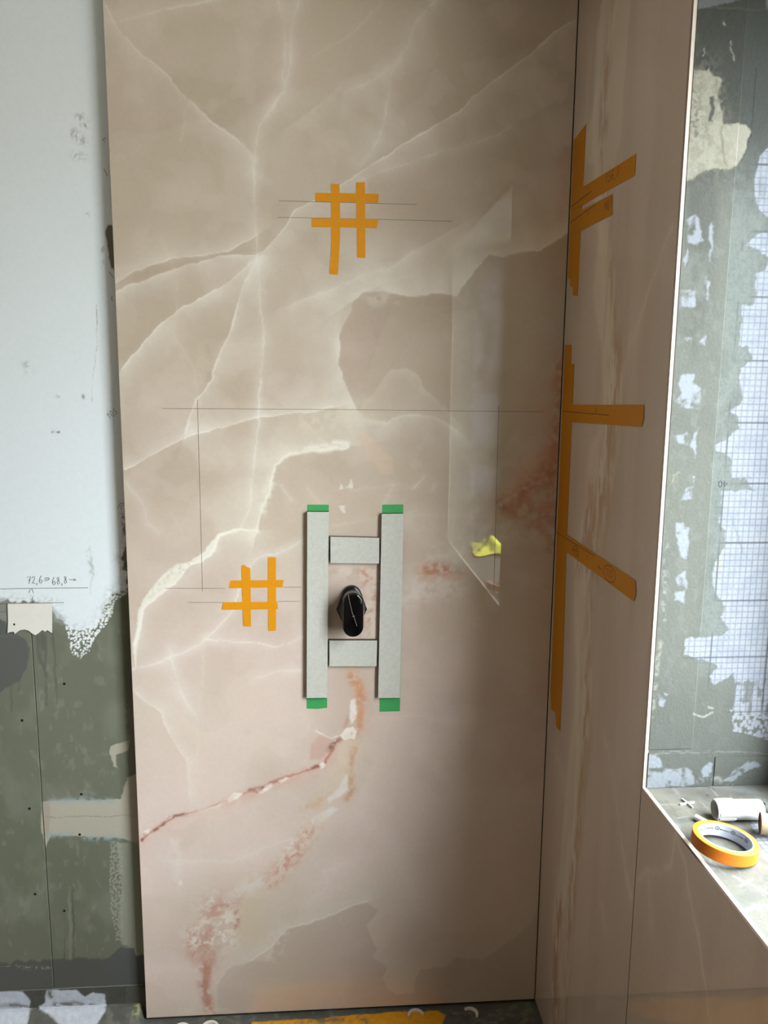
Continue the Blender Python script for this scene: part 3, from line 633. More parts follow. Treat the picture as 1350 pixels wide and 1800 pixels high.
# ------------------------------------------------------------------ drywall at the left
def wall_paint(U, V):
    p = Paint(U, V, (95, 97, 77), onW, warp=((.003, .03), (.002, .012), (.0012, .005)))
    I = np.arange(len(U))
    p.tone(.35*sstep(.5, .75, fbm(U/.06, V/.1, 3)), (128, 130, 113))
    p.tone(.22*sstep(.64, .78, fbm(U/.016, V/.03, 6)), (150, 151, 137))
    p.tone(.35*sstep(.55, .7, fbm(U/.02, V/.3, 7)), (98, 99, 82))
    # streaks of darker membrane below the paper flap
    for P, r in (([(66, 1115), (70, 1160), (78, 1175)], 4), ([(80, 1120), (80, 1180), (82, 1240)], 2.4), ([(92, 1112), (96, 1160), (99, 1236)], 2.2), ([(20, 1200), (20, 1250)], 1.6), ([(34, 1195), (34, 1215)], 1.6), ([(75, 1115), (75, 1140)], 5),
                 ([(112, 1690), (114, 1650)], 2), ([(128, 1560), (130, 1700)], 2)):
        p.vein(P, r, .8, (72, 72, 60), 0, 0, 0, .3)
    p.vein([(122, 1560), (124, 1690)], 3, .5, (132, 134, 116), 0, 0)
    p.poly([(-80, 1080), (0, 1086), (8, 1094), (11, 1108), (30, 1115), (44, 1124), (52, 1140), (51, 1160), (45, 1176), (39, 1186), (36, 1196), (18, 1205), (0, 1217), (-80, 1230)], .97, (70, 70, 65), 1.2)
    # filler over the board joint
    FIL = (178, 170, 153)
    p.poly([(72, 1411), (90, 1408), (212, 1405), (217, 1385), (225, 1366), (250, 1352), (255, 1500), (240, 1482), (215, 1472), (150, 1470), (90, 1468), (84, 1478), (80, 1490), (76, 1470), (72, 1440)], .95, FIL, 1.4)
    p.vein([(74, 1436), (150, 1435), (240, 1434)], .9, .8, (128, 118, 100), 0, 0, 0, .2)
    p.poly([(75, 1412), (86, 1410), (88, 1440), (83, 1475), (77, 1468)], .6, (158, 142, 122), 1.4)
    for P in ([(84, 1468), (105, 1468), (125, 1466)], [(150, 1472), (180, 1473), (208, 1470)], [(88, 1409), (140, 1407), (200, 1408)]):
        p.blot(P, 7, .8, (146, 164, 164), 9, .42)
    p.blot([(140, 1398), (165, 1398)], 9, .4, (140, 158, 158), 12, .4)
    p.poly([(194, 1312), (205, 1308), (228, 1300), (226, 1320), (204, 1326), (203, 1345), (208, 1350), (200, 1348), (193, 1325)], .85, FIL, 1.5)
    p.blot([(222, 1240), (225, 1300)], 6, .6, (140, 141, 126), 7, .5)
    # mesh-like plaster remains beside the slab
    p.poly([(205, 1480), (250, 1480), (256, 1700), (240, 1690), (234, 1668), (214, 1660), (208, 1620), (214, 1560)], .75, (146, 146, 130), 4)
    d = worley(U/.0055, V/.0075, 4)
    P = onW([(192, 1478), (215, 1478), (216, 1650), (205, 1655), (195, 1600)])
    i = p.box(P, .004); ins = inside(p.wu[i], p.wv[i], P)
    p.mix(i, .75*ins*sstep(.5, .38, d[i]), (150, 150, 134))
    p.blot([(235, 1670), (242, 1690)], 6, .8, (180, 174, 140), 5, .5)
    # dark membrane at the foot
    foot = onW([(0, 1692)])[0, 1] + .02*(fbm(U/.018, V/.2, 17)-.5)
    p.tone(.95*sstep(.004, -.004, V-foot), (66, 64, 59))
    p.poly([(185, 1735), (186, 1700), (195, 1680), (212, 1664), (220, 1668), (236, 1668), (240, 1685), (246, 1700), (262, 1735)], .97, (68, 68, 66), 1.5)
    p.blot([(0, 1697), (60, 1702), (90, 1700)], 5, .7, (150, 148, 122), 5, .58)
    # white paint, rolled off raggedly at the bottom
    edge = [(-400, -400), (400, -400), (400, 850), (240, 905), (222, 960), (214, 985), (224, 1008), (226, 1030), (208, 1040), (196, 1050), (188, 1062), (179, 1082), (172, 1096), (160, 1106), (140, 1110), (122, 1106), (112, 1094), (100, 1084), (93, 1073), (92, 1060), (14, 1058), (6, 1062), (-400, 1062)]
    P = onW(edge)
    big = 3.0*(fbm(U/.02, V/.02, 77, 4)-.5)*.006 + .003*(fbm(U/.003, V/.003, 78, 2)-.5)
    dd, _ = segs(p.wu, p.wv, P, True)
    sd = np.where(inside(p.wu, p.wv, P), dd, -dd) + big
    p.tone(sstep(-.0015, .0022, sd), (227, 233, 236))
    p.tone(.35*sstep(.03, .0, sd)*sstep(-.002, .001, sd)*sstep(.45, .6, fbm(U/.006, V/.006, 61)), (150, 152, 144))
    # speckle where the roller ran dry
    sp = onW([(116, 1100), (140, 1106), (175, 1088), (196, 1064), (188, 1098), (168, 1118), (158, 1146), (140, 1158), (124, 1146)])
    i = p.box(sp, .006); ins = inside(p.wu[i], p.wv[i], sp)
    wz = worley(U[i]/.0062+fbm(U[i]/.01, V[i]/.01, 2), V[i]/.0062, 14)
    yy = onW([(140, 1155)])[0, 1]
    p.mix(i, ins*sstep(.06, .0, wz-.42+.10*sstep(.05, .0, V[i]-yy)), (232, 235, 234))
    sp = onW([(176, 1075), (190, 1050), (226, 1028), (224, 1044), (204, 1056), (196, 1085), (180, 1092)])
    i = p.box(sp, .006); ins = inside(p.wu[i], p.wv[i], sp)
    p.mix(i, .85*ins*sstep(.5, .38, worley(U[i]/.006, V[i]/.006, 24)), (214, 217, 214))
    p.poly([(213, 1002), (218, 990), (232, 980), (232, 1008)], .9, (78, 74, 60), 1)
    p.poly([(0, 1053), (13, 1052), (14, 1095), (8, 1092), (-20, 1085), (-20, 1056)], .6, (140, 142, 135), 3)
    p.poly([(93, 1066), (104, 1078), (118, 1092), (110, 1100), (94, 1090)], .5, (150, 153, 146), 3)
    # wear on the white paint
    p.poly([(185, 408), (190, 396), (205, 394), (210, 480), (197, 470), (193, 455), (189, 430)], .95, (98, 92, 72), 1)
    p.blot([(214, 905), (224, 960)], 5, .9, (70, 60, 50), 6, .42)
    p.vein([(170, 535), (171, 560), (172, 590), (168, 618)], 1.0, .75, (120, 120, 116), 0, 0, 0, .9)
    p.vein([(171, 600), (164, 660), (162, 706)], .8, .4, (150, 152, 150), 0, 0, 0, .9)
    for P, r, a in (([(140, 205), (148, 220)], 9, .35), ([(128, 232), (146, 248)], 9, .4), ([(150, 218), (152, 222)], 3, .6), ([(130, 275), (146, 275)], 8, .3), ([(152, 375), (156, 378)], 3, .7), ([(44, 640), (50, 650)], 9, .25), ([(156, 970), (162, 1010)], 6, .35), ([(181, 462), (179, 466)], 4, .8), ([(180, 441), (182, 438)], 3, .6)):
        p.blot(P, r, a*1.6, (128, 128, 120), 5, .55)
    for P, r in (([(145, 695), (147, 699)], 2.6), ([(100, 697), (105, 697)], 1.6), ([(92, 760), (104, 760)], 1.3)):
        p.vein(P, r, .9, (62, 62, 60), 0, 0, 0, .2)
    p.vein([(156, 960), (164, 1000), (160, 1030), (157, 1044)], 2.2, .35, (150, 152, 152), 0, 0, 0, .9)
    p.tone(.03+.07*fbm(U/.2, V/.4, 91), (214, 216, 212))
    return p.c
zA = onW([(60, 1113)])[0, 1]
zJ = onW([(150, 1437)])[0, 1]
uS = -1.2465
FINE = .0021
uu_all = np.concatenate([[XL, -1.7], np.arange(-1.36, -.985, FINE), [-.7, .01]])
drywall_top = panel('drywall_panel', fW, uu_all, np.concatenate([np.arange(zA, 1.25, FINE), np.arange(1.25, 2.5, .0042), [ZC]]), .013, wall_paint, M['wall'], M['core'], wall_back)
drywall_top['label'] = 'white painted plasterboard above the bare green boards'
uL = np.concatenate([[XL, -1.7], np.arange(-1.36, uS-.001, FINE), [uS]])
uR = np.concatenate([np.arange(uS+.0024, -.985, FINE), [-.7, .01]])
lift = lambda U, V: .0012*sstep(zA+.0, zA-.012, V)
dl = panel('drywall_panel', fW, uL, steps(-.01, zA, FINE), .013, wall_paint, M['wall'], M['boardedge'], wall_back, disp=lift)
dl['label'] = 'green plasterboard left of the upright joint'
dm = panel('drywall_panel', fW, uR, steps(zJ, zA, FINE), .013, wall_paint, M['wall'], M['core'], wall_back)
db = panel('drywall_panel', fW, uR, steps(-.01, zJ, FINE), .013, wall_paint, M['wall'], M['core'], wall_back)
# curled paper flap
fl = onW([(14, 1060), (92, 1059), (92, 1112), (88, 1110), (84, 1107), (80, 1110), (75, 1107), (69, 1112), (63, 1116), (57, 1113), (51, 1108), (44, 1106), (36, 1107), (30, 1111), (27, 1114), (25, 1110), (20, 1110), (14, 1112), (15, 1090)])
plate('paper_flap', fl, fW, .0014, .0028, mat('cream_paper', (226, 221, 211), rough=.8, noise=.02), wall_back)
k = onW([(26, 1097)])[0]
hp = [(k[0]+.0022*math.cos(t)*(1.2 if math.cos(t) < 0 else .8), k[1]+.0028*math.sin(t)) for t in np.linspace(0, 6.283, 11)[:-1]]
plate('screw_hole', hp, fW, .0028, .0030, M['hole'], wall_back)
for q in ((113, 1202), (39, 1266), (143, 1396), (52, 1421), (140, 1467), (62, 1571), (113, 1601)):
    c = onW([q])[0]; n0 = .0013 if c[0] < uS else .0001
    ring = [(c[0]+.0046*math.cos(t), c[1]+.0046*math.sin(t)) for t in np.linspace(0, 6.283, 15)[:-1]]
    plate('screw_hole', [(c[0]+.0032*math.cos(t), c[1]+.0034*math.sin(t)) for t in np.linspace(0, 6.283, 15)[:-1]], fW, n0-.001, n0+.0003, M['hole'], wall_back)

# handwriting in strokes (unit box 0..1 wide, 0..1.5 tall)
GL = {'0': [[(.5, 1.5), (.15, 1.3), (.05, .75), (.2, .15), (.5, 0), (.85, .25), (.95, .8), (.8, 1.35), (.5, 1.5)]],
      '1': [[(.15, 1.1), (.6, 1.5), (.5, 0)]],
      '2': [[(.1, 1.15), (.3, 1.45), (.7, 1.45), (.8, 1.1), (.5, .5), (.05, .05), (.5, .1), (.95, .02)]],
      '3': [[(.15, 1.4), (.8, 1.45), (.45, .9), (.85, .6), (.7, .1), (.1, .05)]],
      '4': [[(.6, 1.5), (.1, .6), (.9, .6)], [(.7, 1.0), (.65, 0)]],
      '5': [[(.9, 1.5), (.3, 1.45), (.2, .85), (.7, .85), (.85, .4), (.55, 0), (.1, .1)]],
      '6': [[(.75, 1.6), (.3, 1.1), (.1, .45), (.35, 0), (.8, .1), (.9, .5), (.55, .75), (.2, .5)]],
      '7': [[(.0, 1.25), (.2, 1.45), (.95, 1.5), (.5, 0)], [(.25, .75), (.9, .85)]],
      '8': [[(.75, 1.3), (.4, 1.5), (.2, 1.15), (.75, .55), (.7, .1), (.3, 0), (.15, .4), (.6, .85), (.75, 1.3)]],
      ',': [[(.3, .1), (.35, -.1), (.2, -.4)]],
      '>': [[(.05, .95), (.8, .95), (.95, .7), (.6, .4), (.0, .4)], [(.1, .68), (.8, .68)]],
      '-': [[(0, .6), (1.3, .55)], [(.9, .8), (1.35, .55), (.9, .35)]],
      'v': [[(.2, 1.), (.5, 0), (.7, 1.1)]], 'o': [[(.5, 1), (.1, .6), (.4, 0), (.9, .5), (.5, 1)]]}
def write(text, conv, p0, p1, hgt, gap=.25, slant=.1):
    """Strokes of TEXT from pixel p0 towards p1 along the surface, cap height hgt metres."""
    a, b = conv([p0, p1]); d = b-a; L = np.linalg.norm(d); d /= L
    n = np.array([-d[1], d[0]]); n = n if n[1] > 0 else -n
    wds = [(.45 if ch in ', ' else 1.3 if ch == '-' else 1.) for ch in text]
    tot = sum(wds)+gap*(len(text)-1); s = L/tot; x = 0; out = []
    for ch, w_ in zip(text, wds):
        for st in GL.get(ch, []):
            out.append([a+d*(x+q[0]*min(w_, 1.)+slant*q[1])*s+n*q[1]/1.5*hgt for q in st])
        x += w_+gap
    return out
def L(conv, *P): return [conv(list(P))]
wm = []
wm += write('72,6', onW, (48, 1026), (75, 1025), .017) + write('>', onW, (78, 1024), (88, 1023), .017)
wm += write('68,8', onW, (92, 1028), (119, 1025), .017) + write('-', onW, (121, 1024), (133, 1024), .018)
wm += L(onW, (-40, 1036), (60, 1034), (155, 1033)) + L(onW, (-40, 1062), (60, 1060), (112, 1059))
wm += L(onW, (51, 1042), (53, 1037), (56, 1035), (59, 1042)) + L(onW, (57, 1049), (58, 1055), (59, 1059)) + L(onW, (55, 1053), (59, 1060), (61, 1054))
wm += write('103', onW, (192, 737), (207, 726), .013)
wm += L(onW, (207, 893), (212, 884), (219, 886)) + L(onW, (214, 896), (212, 889), (218, 888))
wm += L(onW, (182, 296), (189, 310)) + L(onW, (197, 520), (196, 527), (200, 529)) + L(onW, (192, 478), (199, 488)) + L(onW, (184, 250), (181, 245), (186, 242))
wm += L(onW, (-5, 1076), (11, 1075)) 
tag_stuff = lambda o: tag(o, kind='stuff')
tag_stuff(ribbons('pencil_marks', wm, fW, .0004, .0011, M['pencil'], wall_back))
ribbons('pencil_line', L(onW, (14, 1060.7), (60, 1060), (93, 1059.4)), fW, .0029, .0011, M['pencil'], wall_back)

# ------------------------------------------------------------------ floor
def floor_paint(U, V):
    p = Paint(U, V, (92, 92, 86), onF, warp=((.004, .03), (.0015, .006)))
    p.tone(.5*sstep(.5, .7, fbm(U/.04, V/.03, 3)), (74, 73, 66))
    p.tone(.5*sstep(.58, .72, fbm(U/.02, V/.012, 5)), (128, 126, 112))
    LIL = (196, 199, 208)
    for P in ([(-200, 1744), (20, 1742), (45, 1741), (53, 1752), (50, 1768), (58, 1778), (50, 1800), (20, 1840), (-200, 1840)],
              [(85, 1740), (135, 1739), (150, 1752), (163, 1744), (184, 1745), (192, 1768), (185, 1790), (165, 1806), (120, 1812), (98, 1800), (70, 1790), (78, 1775), (65, 1767)]):
        p.poly(P, .95, LIL, 2)
    p.blot([(60, 1768), (130, 1766), (180, 1768)], 8, .8, (96, 94, 88), 14, .5)
    p.blot([(20, 1772), (55, 1772)], 8, .7, (84, 82, 76), 12, .45)
    p.blot([(235, 1760), (250, 1772), (240, 1790)], 8, .8, (196, 190, 130), 6, .5)
    YEL = (226, 158, 20)
    p.poly([(436, 1806), (444, 1792), (470, 1791), (520, 1788), (560, 1789), (590, 1783), (690, 1776), (770, 1774), (783, 1782), (775, 1800), (700, 1830), (440, 1840)], .97, YEL, 2)
    p.blot([(560, 1790), (640, 1788), (650, 1798)], 9, .9, (112, 104, 84), 10, .5)
    p.blot([(470, 1795), (600, 1792)], 6, .8, (120, 108, 80), 9, .53)
    p.blot([(800, 1780), (840, 1785)], 16, .6, (120, 118, 108), 12, .48)
    p.blot([(870, 1775), (940, 1780)], 18, .7, (122, 116, 100), 10, .5)
    return p.c
FZ = -.006
cove = lambda U, V: FZ + (.026-FZ)*sstep(-.03, .022, V)*sstep(-1.015, -1.03, U)
uf = np.concatenate([[XL, -1.9], np.arange(-1.34, .013, .004)])
vf = np.concatenate([[YF, -1.5, -.5], np.arange(-.16, WALL_Y-.0005, .003), [WALL_Y]])
floor = panel('floor', fF, uf, vf, .1, floor_paint, M['floor'], M['concrete'], None, disp=cove)
tag(floor, 'raw grey sealed floor with a yellow painted streak', kind='structure')
# sealing strip folded up the foot of the wall
def strip_paint(U, V):
    p = Paint(U, V, (78, 77, 71), onW, warp=((.003, .02), (.0012, .006)))
    LIL = (190, 194, 204)
    for P in ([(-200, 1740), (42, 1741), (54, 1758), (48, 1790), (-200, 1790)], [(84, 1739), (136, 1738), (150, 1751), (164, 1742), (185, 1745), (192, 1790), (62, 1790), (70, 1765), (80, 1760)]):
        p.poly(P, .95, LIL, 2)
    p.blot([(88, 1742), (92, 1750)], 7, .9, (82, 80, 74), 8, .4)
    p.blot([(98, 1765), (130, 1763), (170, 1768)], 7, .9, (86, 84, 78), 12, .42)
    p.blot([(20, 1765), (55, 1768)], 7, .8, (80, 78, 72), 12, .42)
    p.blot([(245, 1758), (248, 1765)], 6, .9, (198, 192, 132), 6, .45)
    return p.c
zT = onW([(120, 1736)])[0, 1]
st = panel('sealing_strip', fW, np.concatenate([[XL], np.arange(-1.36, -1.021, .0025)]), steps(.02, zT, .0025), .002, strip_paint, M['floor'], M['concrete'], wall_back, disp=lambda U, V: np.full(U.shape, .0035))
sl = onW([(219, 1735), (222, 1735), (219, 1768), (216, 1773)])
plate('strip_lap', onW([(221, 1733), (262, 1732), (262, 1776), (217, 1776)]), fW, .0036, .0044, mat('sealing_tape', (80, 79, 72), rough=.7, noise=.12, nscale=140), wall_back)

# ------------------------------------------------------------------ window reveal
Z40 = 1.4506
def jamb_paint(U, V, grid=True):
    p = Paint(U, V, (146, 149, 138), onJ, warp=((.0045, .025), (.0024, .007), (.001, .0028)))
    i = np.arange(len(U))
    us_ = .0855
    band = U < us_+.0
    p.tone(.85*(~band)*sstep(1.05, 1.2, V), (160, 168, 162))
    p.tone(.4*(~band)*sstep(1.1, 1.25, V)*sstep(.5, .6, fbm(U/.004, V/.006, 66)), (138, 146, 142))
    p.tone(.35*sstep(.5, .7, fbm(U/.03, V/.05, 3)), (132, 134, 124))
    p.tone(.3*sstep(.55, .7, fbm(U/.012, V/.02, 8)), (172, 176, 170))
    # membrane colour darkens towards the top and the foot
    p.tone(.75*sstep(1.86, 2.02, V+.05*(fbm(U/.05, V/.05, 15)-.5)), (62, 64, 56))
    p.tone(.55*sstep(1.16, 1.06, V), (126, 130, 122))
    FL = (212, 217, 230)
    rag = [(1500, 255), (1350, 255), (1338, 270), (1330, 290), (1326, 310), (1326, 330), (1331, 350), (1335, 370), (1352, 385), (1380, 392), (1352, 403), (1330, 415), (1312, 432), (1332, 440), (1352, 455), (1345, 475), (1330, 480), (1327, 495), (1333, 520), (1325, 533), (1305, 536), (1303, 580), (1301, 605), (1306, 612), (1316, 608), (1325, 632), (1306, 648), (1302, 660), (1303, 680), (1305, 700), (1298, 709), (1282, 722), (1295, 730), (1297, 748), (1286, 766), (1270, 775), (1256, 783), (1257, 792), (1275, 796), (1285, 806), (1283, 842), (1302, 843), (1310, 839), (1330, 866), (1312, 858), (1292, 868), (1270, 863), (1267, 890), (1260, 915), (1275, 930), (1273, 961), (1262, 978), (1249, 1011), (1256, 1039), (1277, 1067), (1266, 1083), (1281, 1105), (1271, 1115), (1231, 1119), (1205, 1122), (1202, 1153), (1239, 1161), (1262, 1172), (1246, 1190), (1256, 1203), (1287, 1183), (1294, 1208), (1290, 1247), (1300, 1255), (1330, 1262), (1380, 1266), (1500, 1266)]
    P = onJ(rag)
    dd, _ = segs(p.wu, p.wv, P, True)
    sd = np.where(inside(p.wu, p.wv, P), dd, -dd)
    p.tone(.95*sstep(-.0012, .0012, sd), FL)
    p.tone(.35*sstep(.0, .004, sd)*sstep(.45, .65, fbm(U/.018, V/.014, 27)), (176, 186, 208))
    sp = onJ([(1285, 1245), (1360, 1262), (1500, 1262), (1500, 1300), (1350, 1302), (1290, 1285)])
    k = p.box(sp, .003); ins = inside(p.wu[k], p.wv[k], sp)
    p.mix(k, ins*sstep(.55, .42, worley(U[k]/.007, V[k]/.009, 4)), (206, 210, 220))
    sp = onJ([(1290, 1200), (1370, 1190), (1370, 1262), (1295, 1255)])
    k = p.box(sp, .003); ins = inside(p.wu[k], p.wv[k], sp)
    p.mix(k, .8*ins*sstep(.48, .6, fbm(U[k]/.008, V[k]/.016, 24)), (140, 143, 136))
    # cream filler
    cf = [(1205, 112), (1213, 115), (1222, 125), (1240, 128), (1245, 122), (1250, 130), (1265, 135), (1270, 140), (1265, 160), (1262, 175), (1265, 195), (1270, 215), (1275, 220), (1290, 218), (1310, 222), (1320, 230), (1315, 240), (1305, 275), (1295, 290), (1280, 297), (1268, 300), (1255, 297), (1235, 303), (1220, 313), (1200, 319)]
    p.poly(cf, .97, (222, 217, 196), 1.4)
    p.blot([(1215, 150), (1240, 250), (1250, 290)], 40, .6, (186, 179, 156), 7, .52)
    p.blot([(1212, 140), (1220, 200), (1225, 240)], 14, .8, (150, 146, 128), 3.5, .6, .05)
    p.blot([(1262, 150), (1264, 200)], 9, .7, (168, 163, 144), 5, .52)
    p.poly([(1250, 172), (1257, 168), (1255, 190), (1251, 218), (1245, 216), (1248, 195)], .95, (104, 106, 98), 1)
    p.vein([(1271, 222), (1269, 245), (1270, 275), (1276, 292)], 1.2, .7, (170, 164, 142), 0, 0)
    p.vein([(1262, 140), (1258, 175), (1256, 210)], 1.0, .4, (176, 170, 148), 0, 0)
    p.poly([(1206, 320), (1235, 304), (1262, 300), (1258, 420), (1240, 440), (1206, 440)], .5, (104, 106, 98), 9)
    p.blot([(1215, 330), (1240, 420), (1230, 520), (1215, 620)], 16, .5, (118, 120, 110), 14, .5)
    p.blot([(1290, 330), (1310, 300), (1330, 350)], 18, .5, (112, 115, 110), 12, .5)
    # white fleece showing in the taped band
    for P in ([(1209, 383), (1226, 376), (1236, 425), (1222, 432), (1209, 430)], [(1207, 437), (1209, 460), (1203, 472), (1199, 462)], [(1195, 508), (1222, 510), (1220, 538), (1212, 543), (1194, 535)],
              [(1248, 390), (1254, 390), (1252, 440), (1249, 462), (1247, 430)], [(1238, 485), (1247, 480), (1243, 530), (1237, 520)], [(1228, 600), (1240, 588), (1238, 605)], [(1202, 594), (1213, 596), (1205, 600)],
              [(1202, 657), (1217, 657), (1218, 673), (1230, 685), (1228, 720), (1207, 718), (1177, 710), (1190, 700), (1197, 690), (1190, 675)], [(1188, 762), (1208, 760), (1208, 780), (1192, 778)],
              [(1225, 753), (1221, 803), (1212, 780), (1217, 767)], [(1207, 857), (1218, 855), (1217, 877), (1198, 880)], [(1216, 835), (1222, 838), (1219, 850)], [(1187, 919), (1212, 922), (1209, 983), (1198, 978), (1187, 939)], [(1206, 1003), (1203, 1061), (1187, 1055), (1189, 1014)], [(1158, 1215), (1178, 1218), (1172, 1245), (1160, 1240)]):
        p.poly(P, .9, (206, 212, 224), 1.8, .42)
    p.blot([(1160, 1130), (1152, 1200), (1146, 1260)], 4, .7, (216, 212, 196), 6, .5)
    p.blot([(1172, 960), (1168, 1010), (1168, 1090)], 4, .6, (206, 208, 204), 6, .55)
    p.vein([(1181, 850), (1183, 835), (1196, 831)], 1.2, .7, (214, 208, 170), 0, 0)
    p.vein([(1286, 915), (1297, 950), (1304, 972)], 1.6, .6, (150, 155, 160), 0, 0)
    p.poly([(1262, 983), (1269, 983), (1269, 1003), (1261, 1003)], .6, (214, 208, 176), 1)
    # light scrapes in the membrane
    for P in ([(1283, 76), (1285, 92), (1288, 107)], [(1238, 86), (1236, 92), (1233, 97)], [(1272, 47), (1268, 44), (1269, 41)], [(1217, 1252), (1235, 1257), (1253, 1253)], [(1247, 1243), (1253, 1246)]):
        p.vein(P, 1.1, .9, (222, 218, 204), 0, 0, 0, .4)
    p.blot([(1219, 50), (1221, 70)], 5, .5, (150, 152, 146), 6, .45)
    # piece of light tape at the head
    p.poly([(1205, -60), (1345, -60), (1345, -10), (1310, 0), (1270, 9), (1236, 16), (1217, 20), (1200, 22)], .95, (150, 154, 156), 1)
    p.vein([(1240, 15), (1280, 16), (1350, 19)], .9, .5, (140, 138, 124), 0, 0)
    p.poly([(1344, -40), (1420, -40), (1420, 19), (1344, 18)], .9, (164, 172, 176), 1)
    # foot strip, patched white
    for P in ([(1138, 1325), (1150, 1326), (1170, 1348), (1195, 1352), (1205, 1350), (1214, 1356), (1218, 1366), (1218, 1378), (1190, 1382), (1130, 1384)], [(1232, 1350), (1245, 1338), (1250, 1340), (1248, 1362), (1232, 1368)], [(1275, 1370), (1290, 1352), (1305, 1341), (1330, 1340), (1335, 1347), (1312, 1355), (1300, 1362), (1286, 1372)]):
        p.poly(P, .85, (212, 220, 230), 1.8, .36)
    p.blot([(1225, 1373), (1260, 1366), (1285, 1376)], 5, .8, (216, 218, 216), 5, .5)
    p.vein([(1138, 1325), (1180, 1322), (1250, 1319)], 1.0, .6, (205, 206, 198), 0, 0, 0, .5)  # highlights along the strip's top edge, painted as pale lines
    p.vein([(1252, 1321), (1300, 1323), (1380, 1326)], 1.0, .5, (205, 206, 198), 0, 0, 0, .5)
    p.vein([(1253, 1320), (1253, 1352), (1252, 1376)], .8, .5, (96, 98, 92), 0, 0, 0, .3)
    # printed centimetre grid, still showing through the thin coat near the ragged edge
    gx = np.abs((U-.107+.005) % .01-.005); gz = np.abs((V-Z40+.005) % .01-.005)
    hx = np.abs((U-.107+.05) % .1-.05); hz = np.abs((V-Z40+.05) % .1-.05)
    vis = sstep(-.016, -.002, sd+.010*(fbm(U/.03, V/.03, 44)-.5))*sstep(1.035, 1.06, V)
    vis2 = vis*.55+.45*vis*(sd > 0)
    fine = np.maximum(sstep(.0013, .0003, gx), sstep(.0013, .0003, gz))
    heavy = np.maximum(sstep(.0022, .0006, hx), sstep(.0022, .0006, hz))
    num = (np.abs(U-.105) < .0135) & (np.abs(V-Z40) < .0085)
    if grid:
        p.tone(.5*fine*vis2*(~num), (96, 100, 112))
        p.tone(.8*heavy*vis2*(~num), (92, 92, 98))
    hv = sstep(.0016, .0005, np.abs(U-.107))*(V < 2.09)*(V > 1.99)
    p.tone(.7*hv, (60, 60, 58))
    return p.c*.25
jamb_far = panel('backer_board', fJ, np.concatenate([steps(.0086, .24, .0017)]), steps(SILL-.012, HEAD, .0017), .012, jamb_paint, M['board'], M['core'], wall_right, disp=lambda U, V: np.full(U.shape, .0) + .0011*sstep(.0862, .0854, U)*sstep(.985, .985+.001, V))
jamb_far['label'] = 'tile backer board of the reveal, grey coated over a printed grid'
# sealing strip along the foot of the reveal, in two laps
zt0 = onJ([(1180, 1323)])[0, 1]
for a, b in (((1120, 1384), (1252, 1320)), ((1253, 1384), (1420, 1326))):
    A, B = onJ([a, b])
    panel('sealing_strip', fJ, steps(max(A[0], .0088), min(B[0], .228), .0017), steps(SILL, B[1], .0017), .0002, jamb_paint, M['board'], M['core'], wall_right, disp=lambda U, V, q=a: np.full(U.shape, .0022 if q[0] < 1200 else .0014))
# printed number, upside down as the board was turned
tcv = bpy.data.curves.new('printed_number', 'FONT'); tcv.body = '40'; tcv.size = .0165; tcv.extrude = .00003
tcv.align_x = 'CENTER'; tcv.align_y = 'CENTER'
to = bpy.data.objects.new('tmp', tcv); col.objects.link(to)
bpy.context.view_layer.update()
tm = bpy.data.meshes.new_from_object(to); bpy.data.objects.remove(to)
tm.name = 'printed_number'; tm.materials.clear(); tm.materials.append(M['print'])
no = bpy.data.objects.new('printed_number', tm); col.objects.link(no); no.parent = wall_right
no.location = (.105, D_FAR-.0003, Z40); no.rotation_euler = (math.radians(90), math.radians(180), 0)

# near jamb and head board, seen only mirrored in the polished slab
fN = lambda u, v, n: (u, D_NEAR+n, v)
def near_paint(U, V):
    p = Paint(U, V, (154, 157, 150), onJ)
    p.tone(.8*(U > .1)*sstep(.35, .5, fbm(U/.08, V/.1, 3)), (208, 213, 224))
    p.tone(.4*sstep(.5, .7, fbm(U/.03, V/.04, 5)), (128, 130, 122))
    gx = np.abs((U+.005) % .01-.005); gz = np.abs((V+.005) % .01-.005)
    p.tone(.5*np.maximum(sstep(.0016, .0004, gx), sstep(.0016, .0004, gz))*(U > .09), (100, 104, 114))
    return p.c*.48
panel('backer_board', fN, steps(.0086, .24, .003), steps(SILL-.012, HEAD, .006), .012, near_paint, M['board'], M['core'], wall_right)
MB().box(.0086, .24, D_NEAR+.001, D_FAR-.004, HEAD-.012, HEAD).build('backer_board', mat('grey_membrane', (128, 130, 124), rough=.75, noise=.08), wall_right)

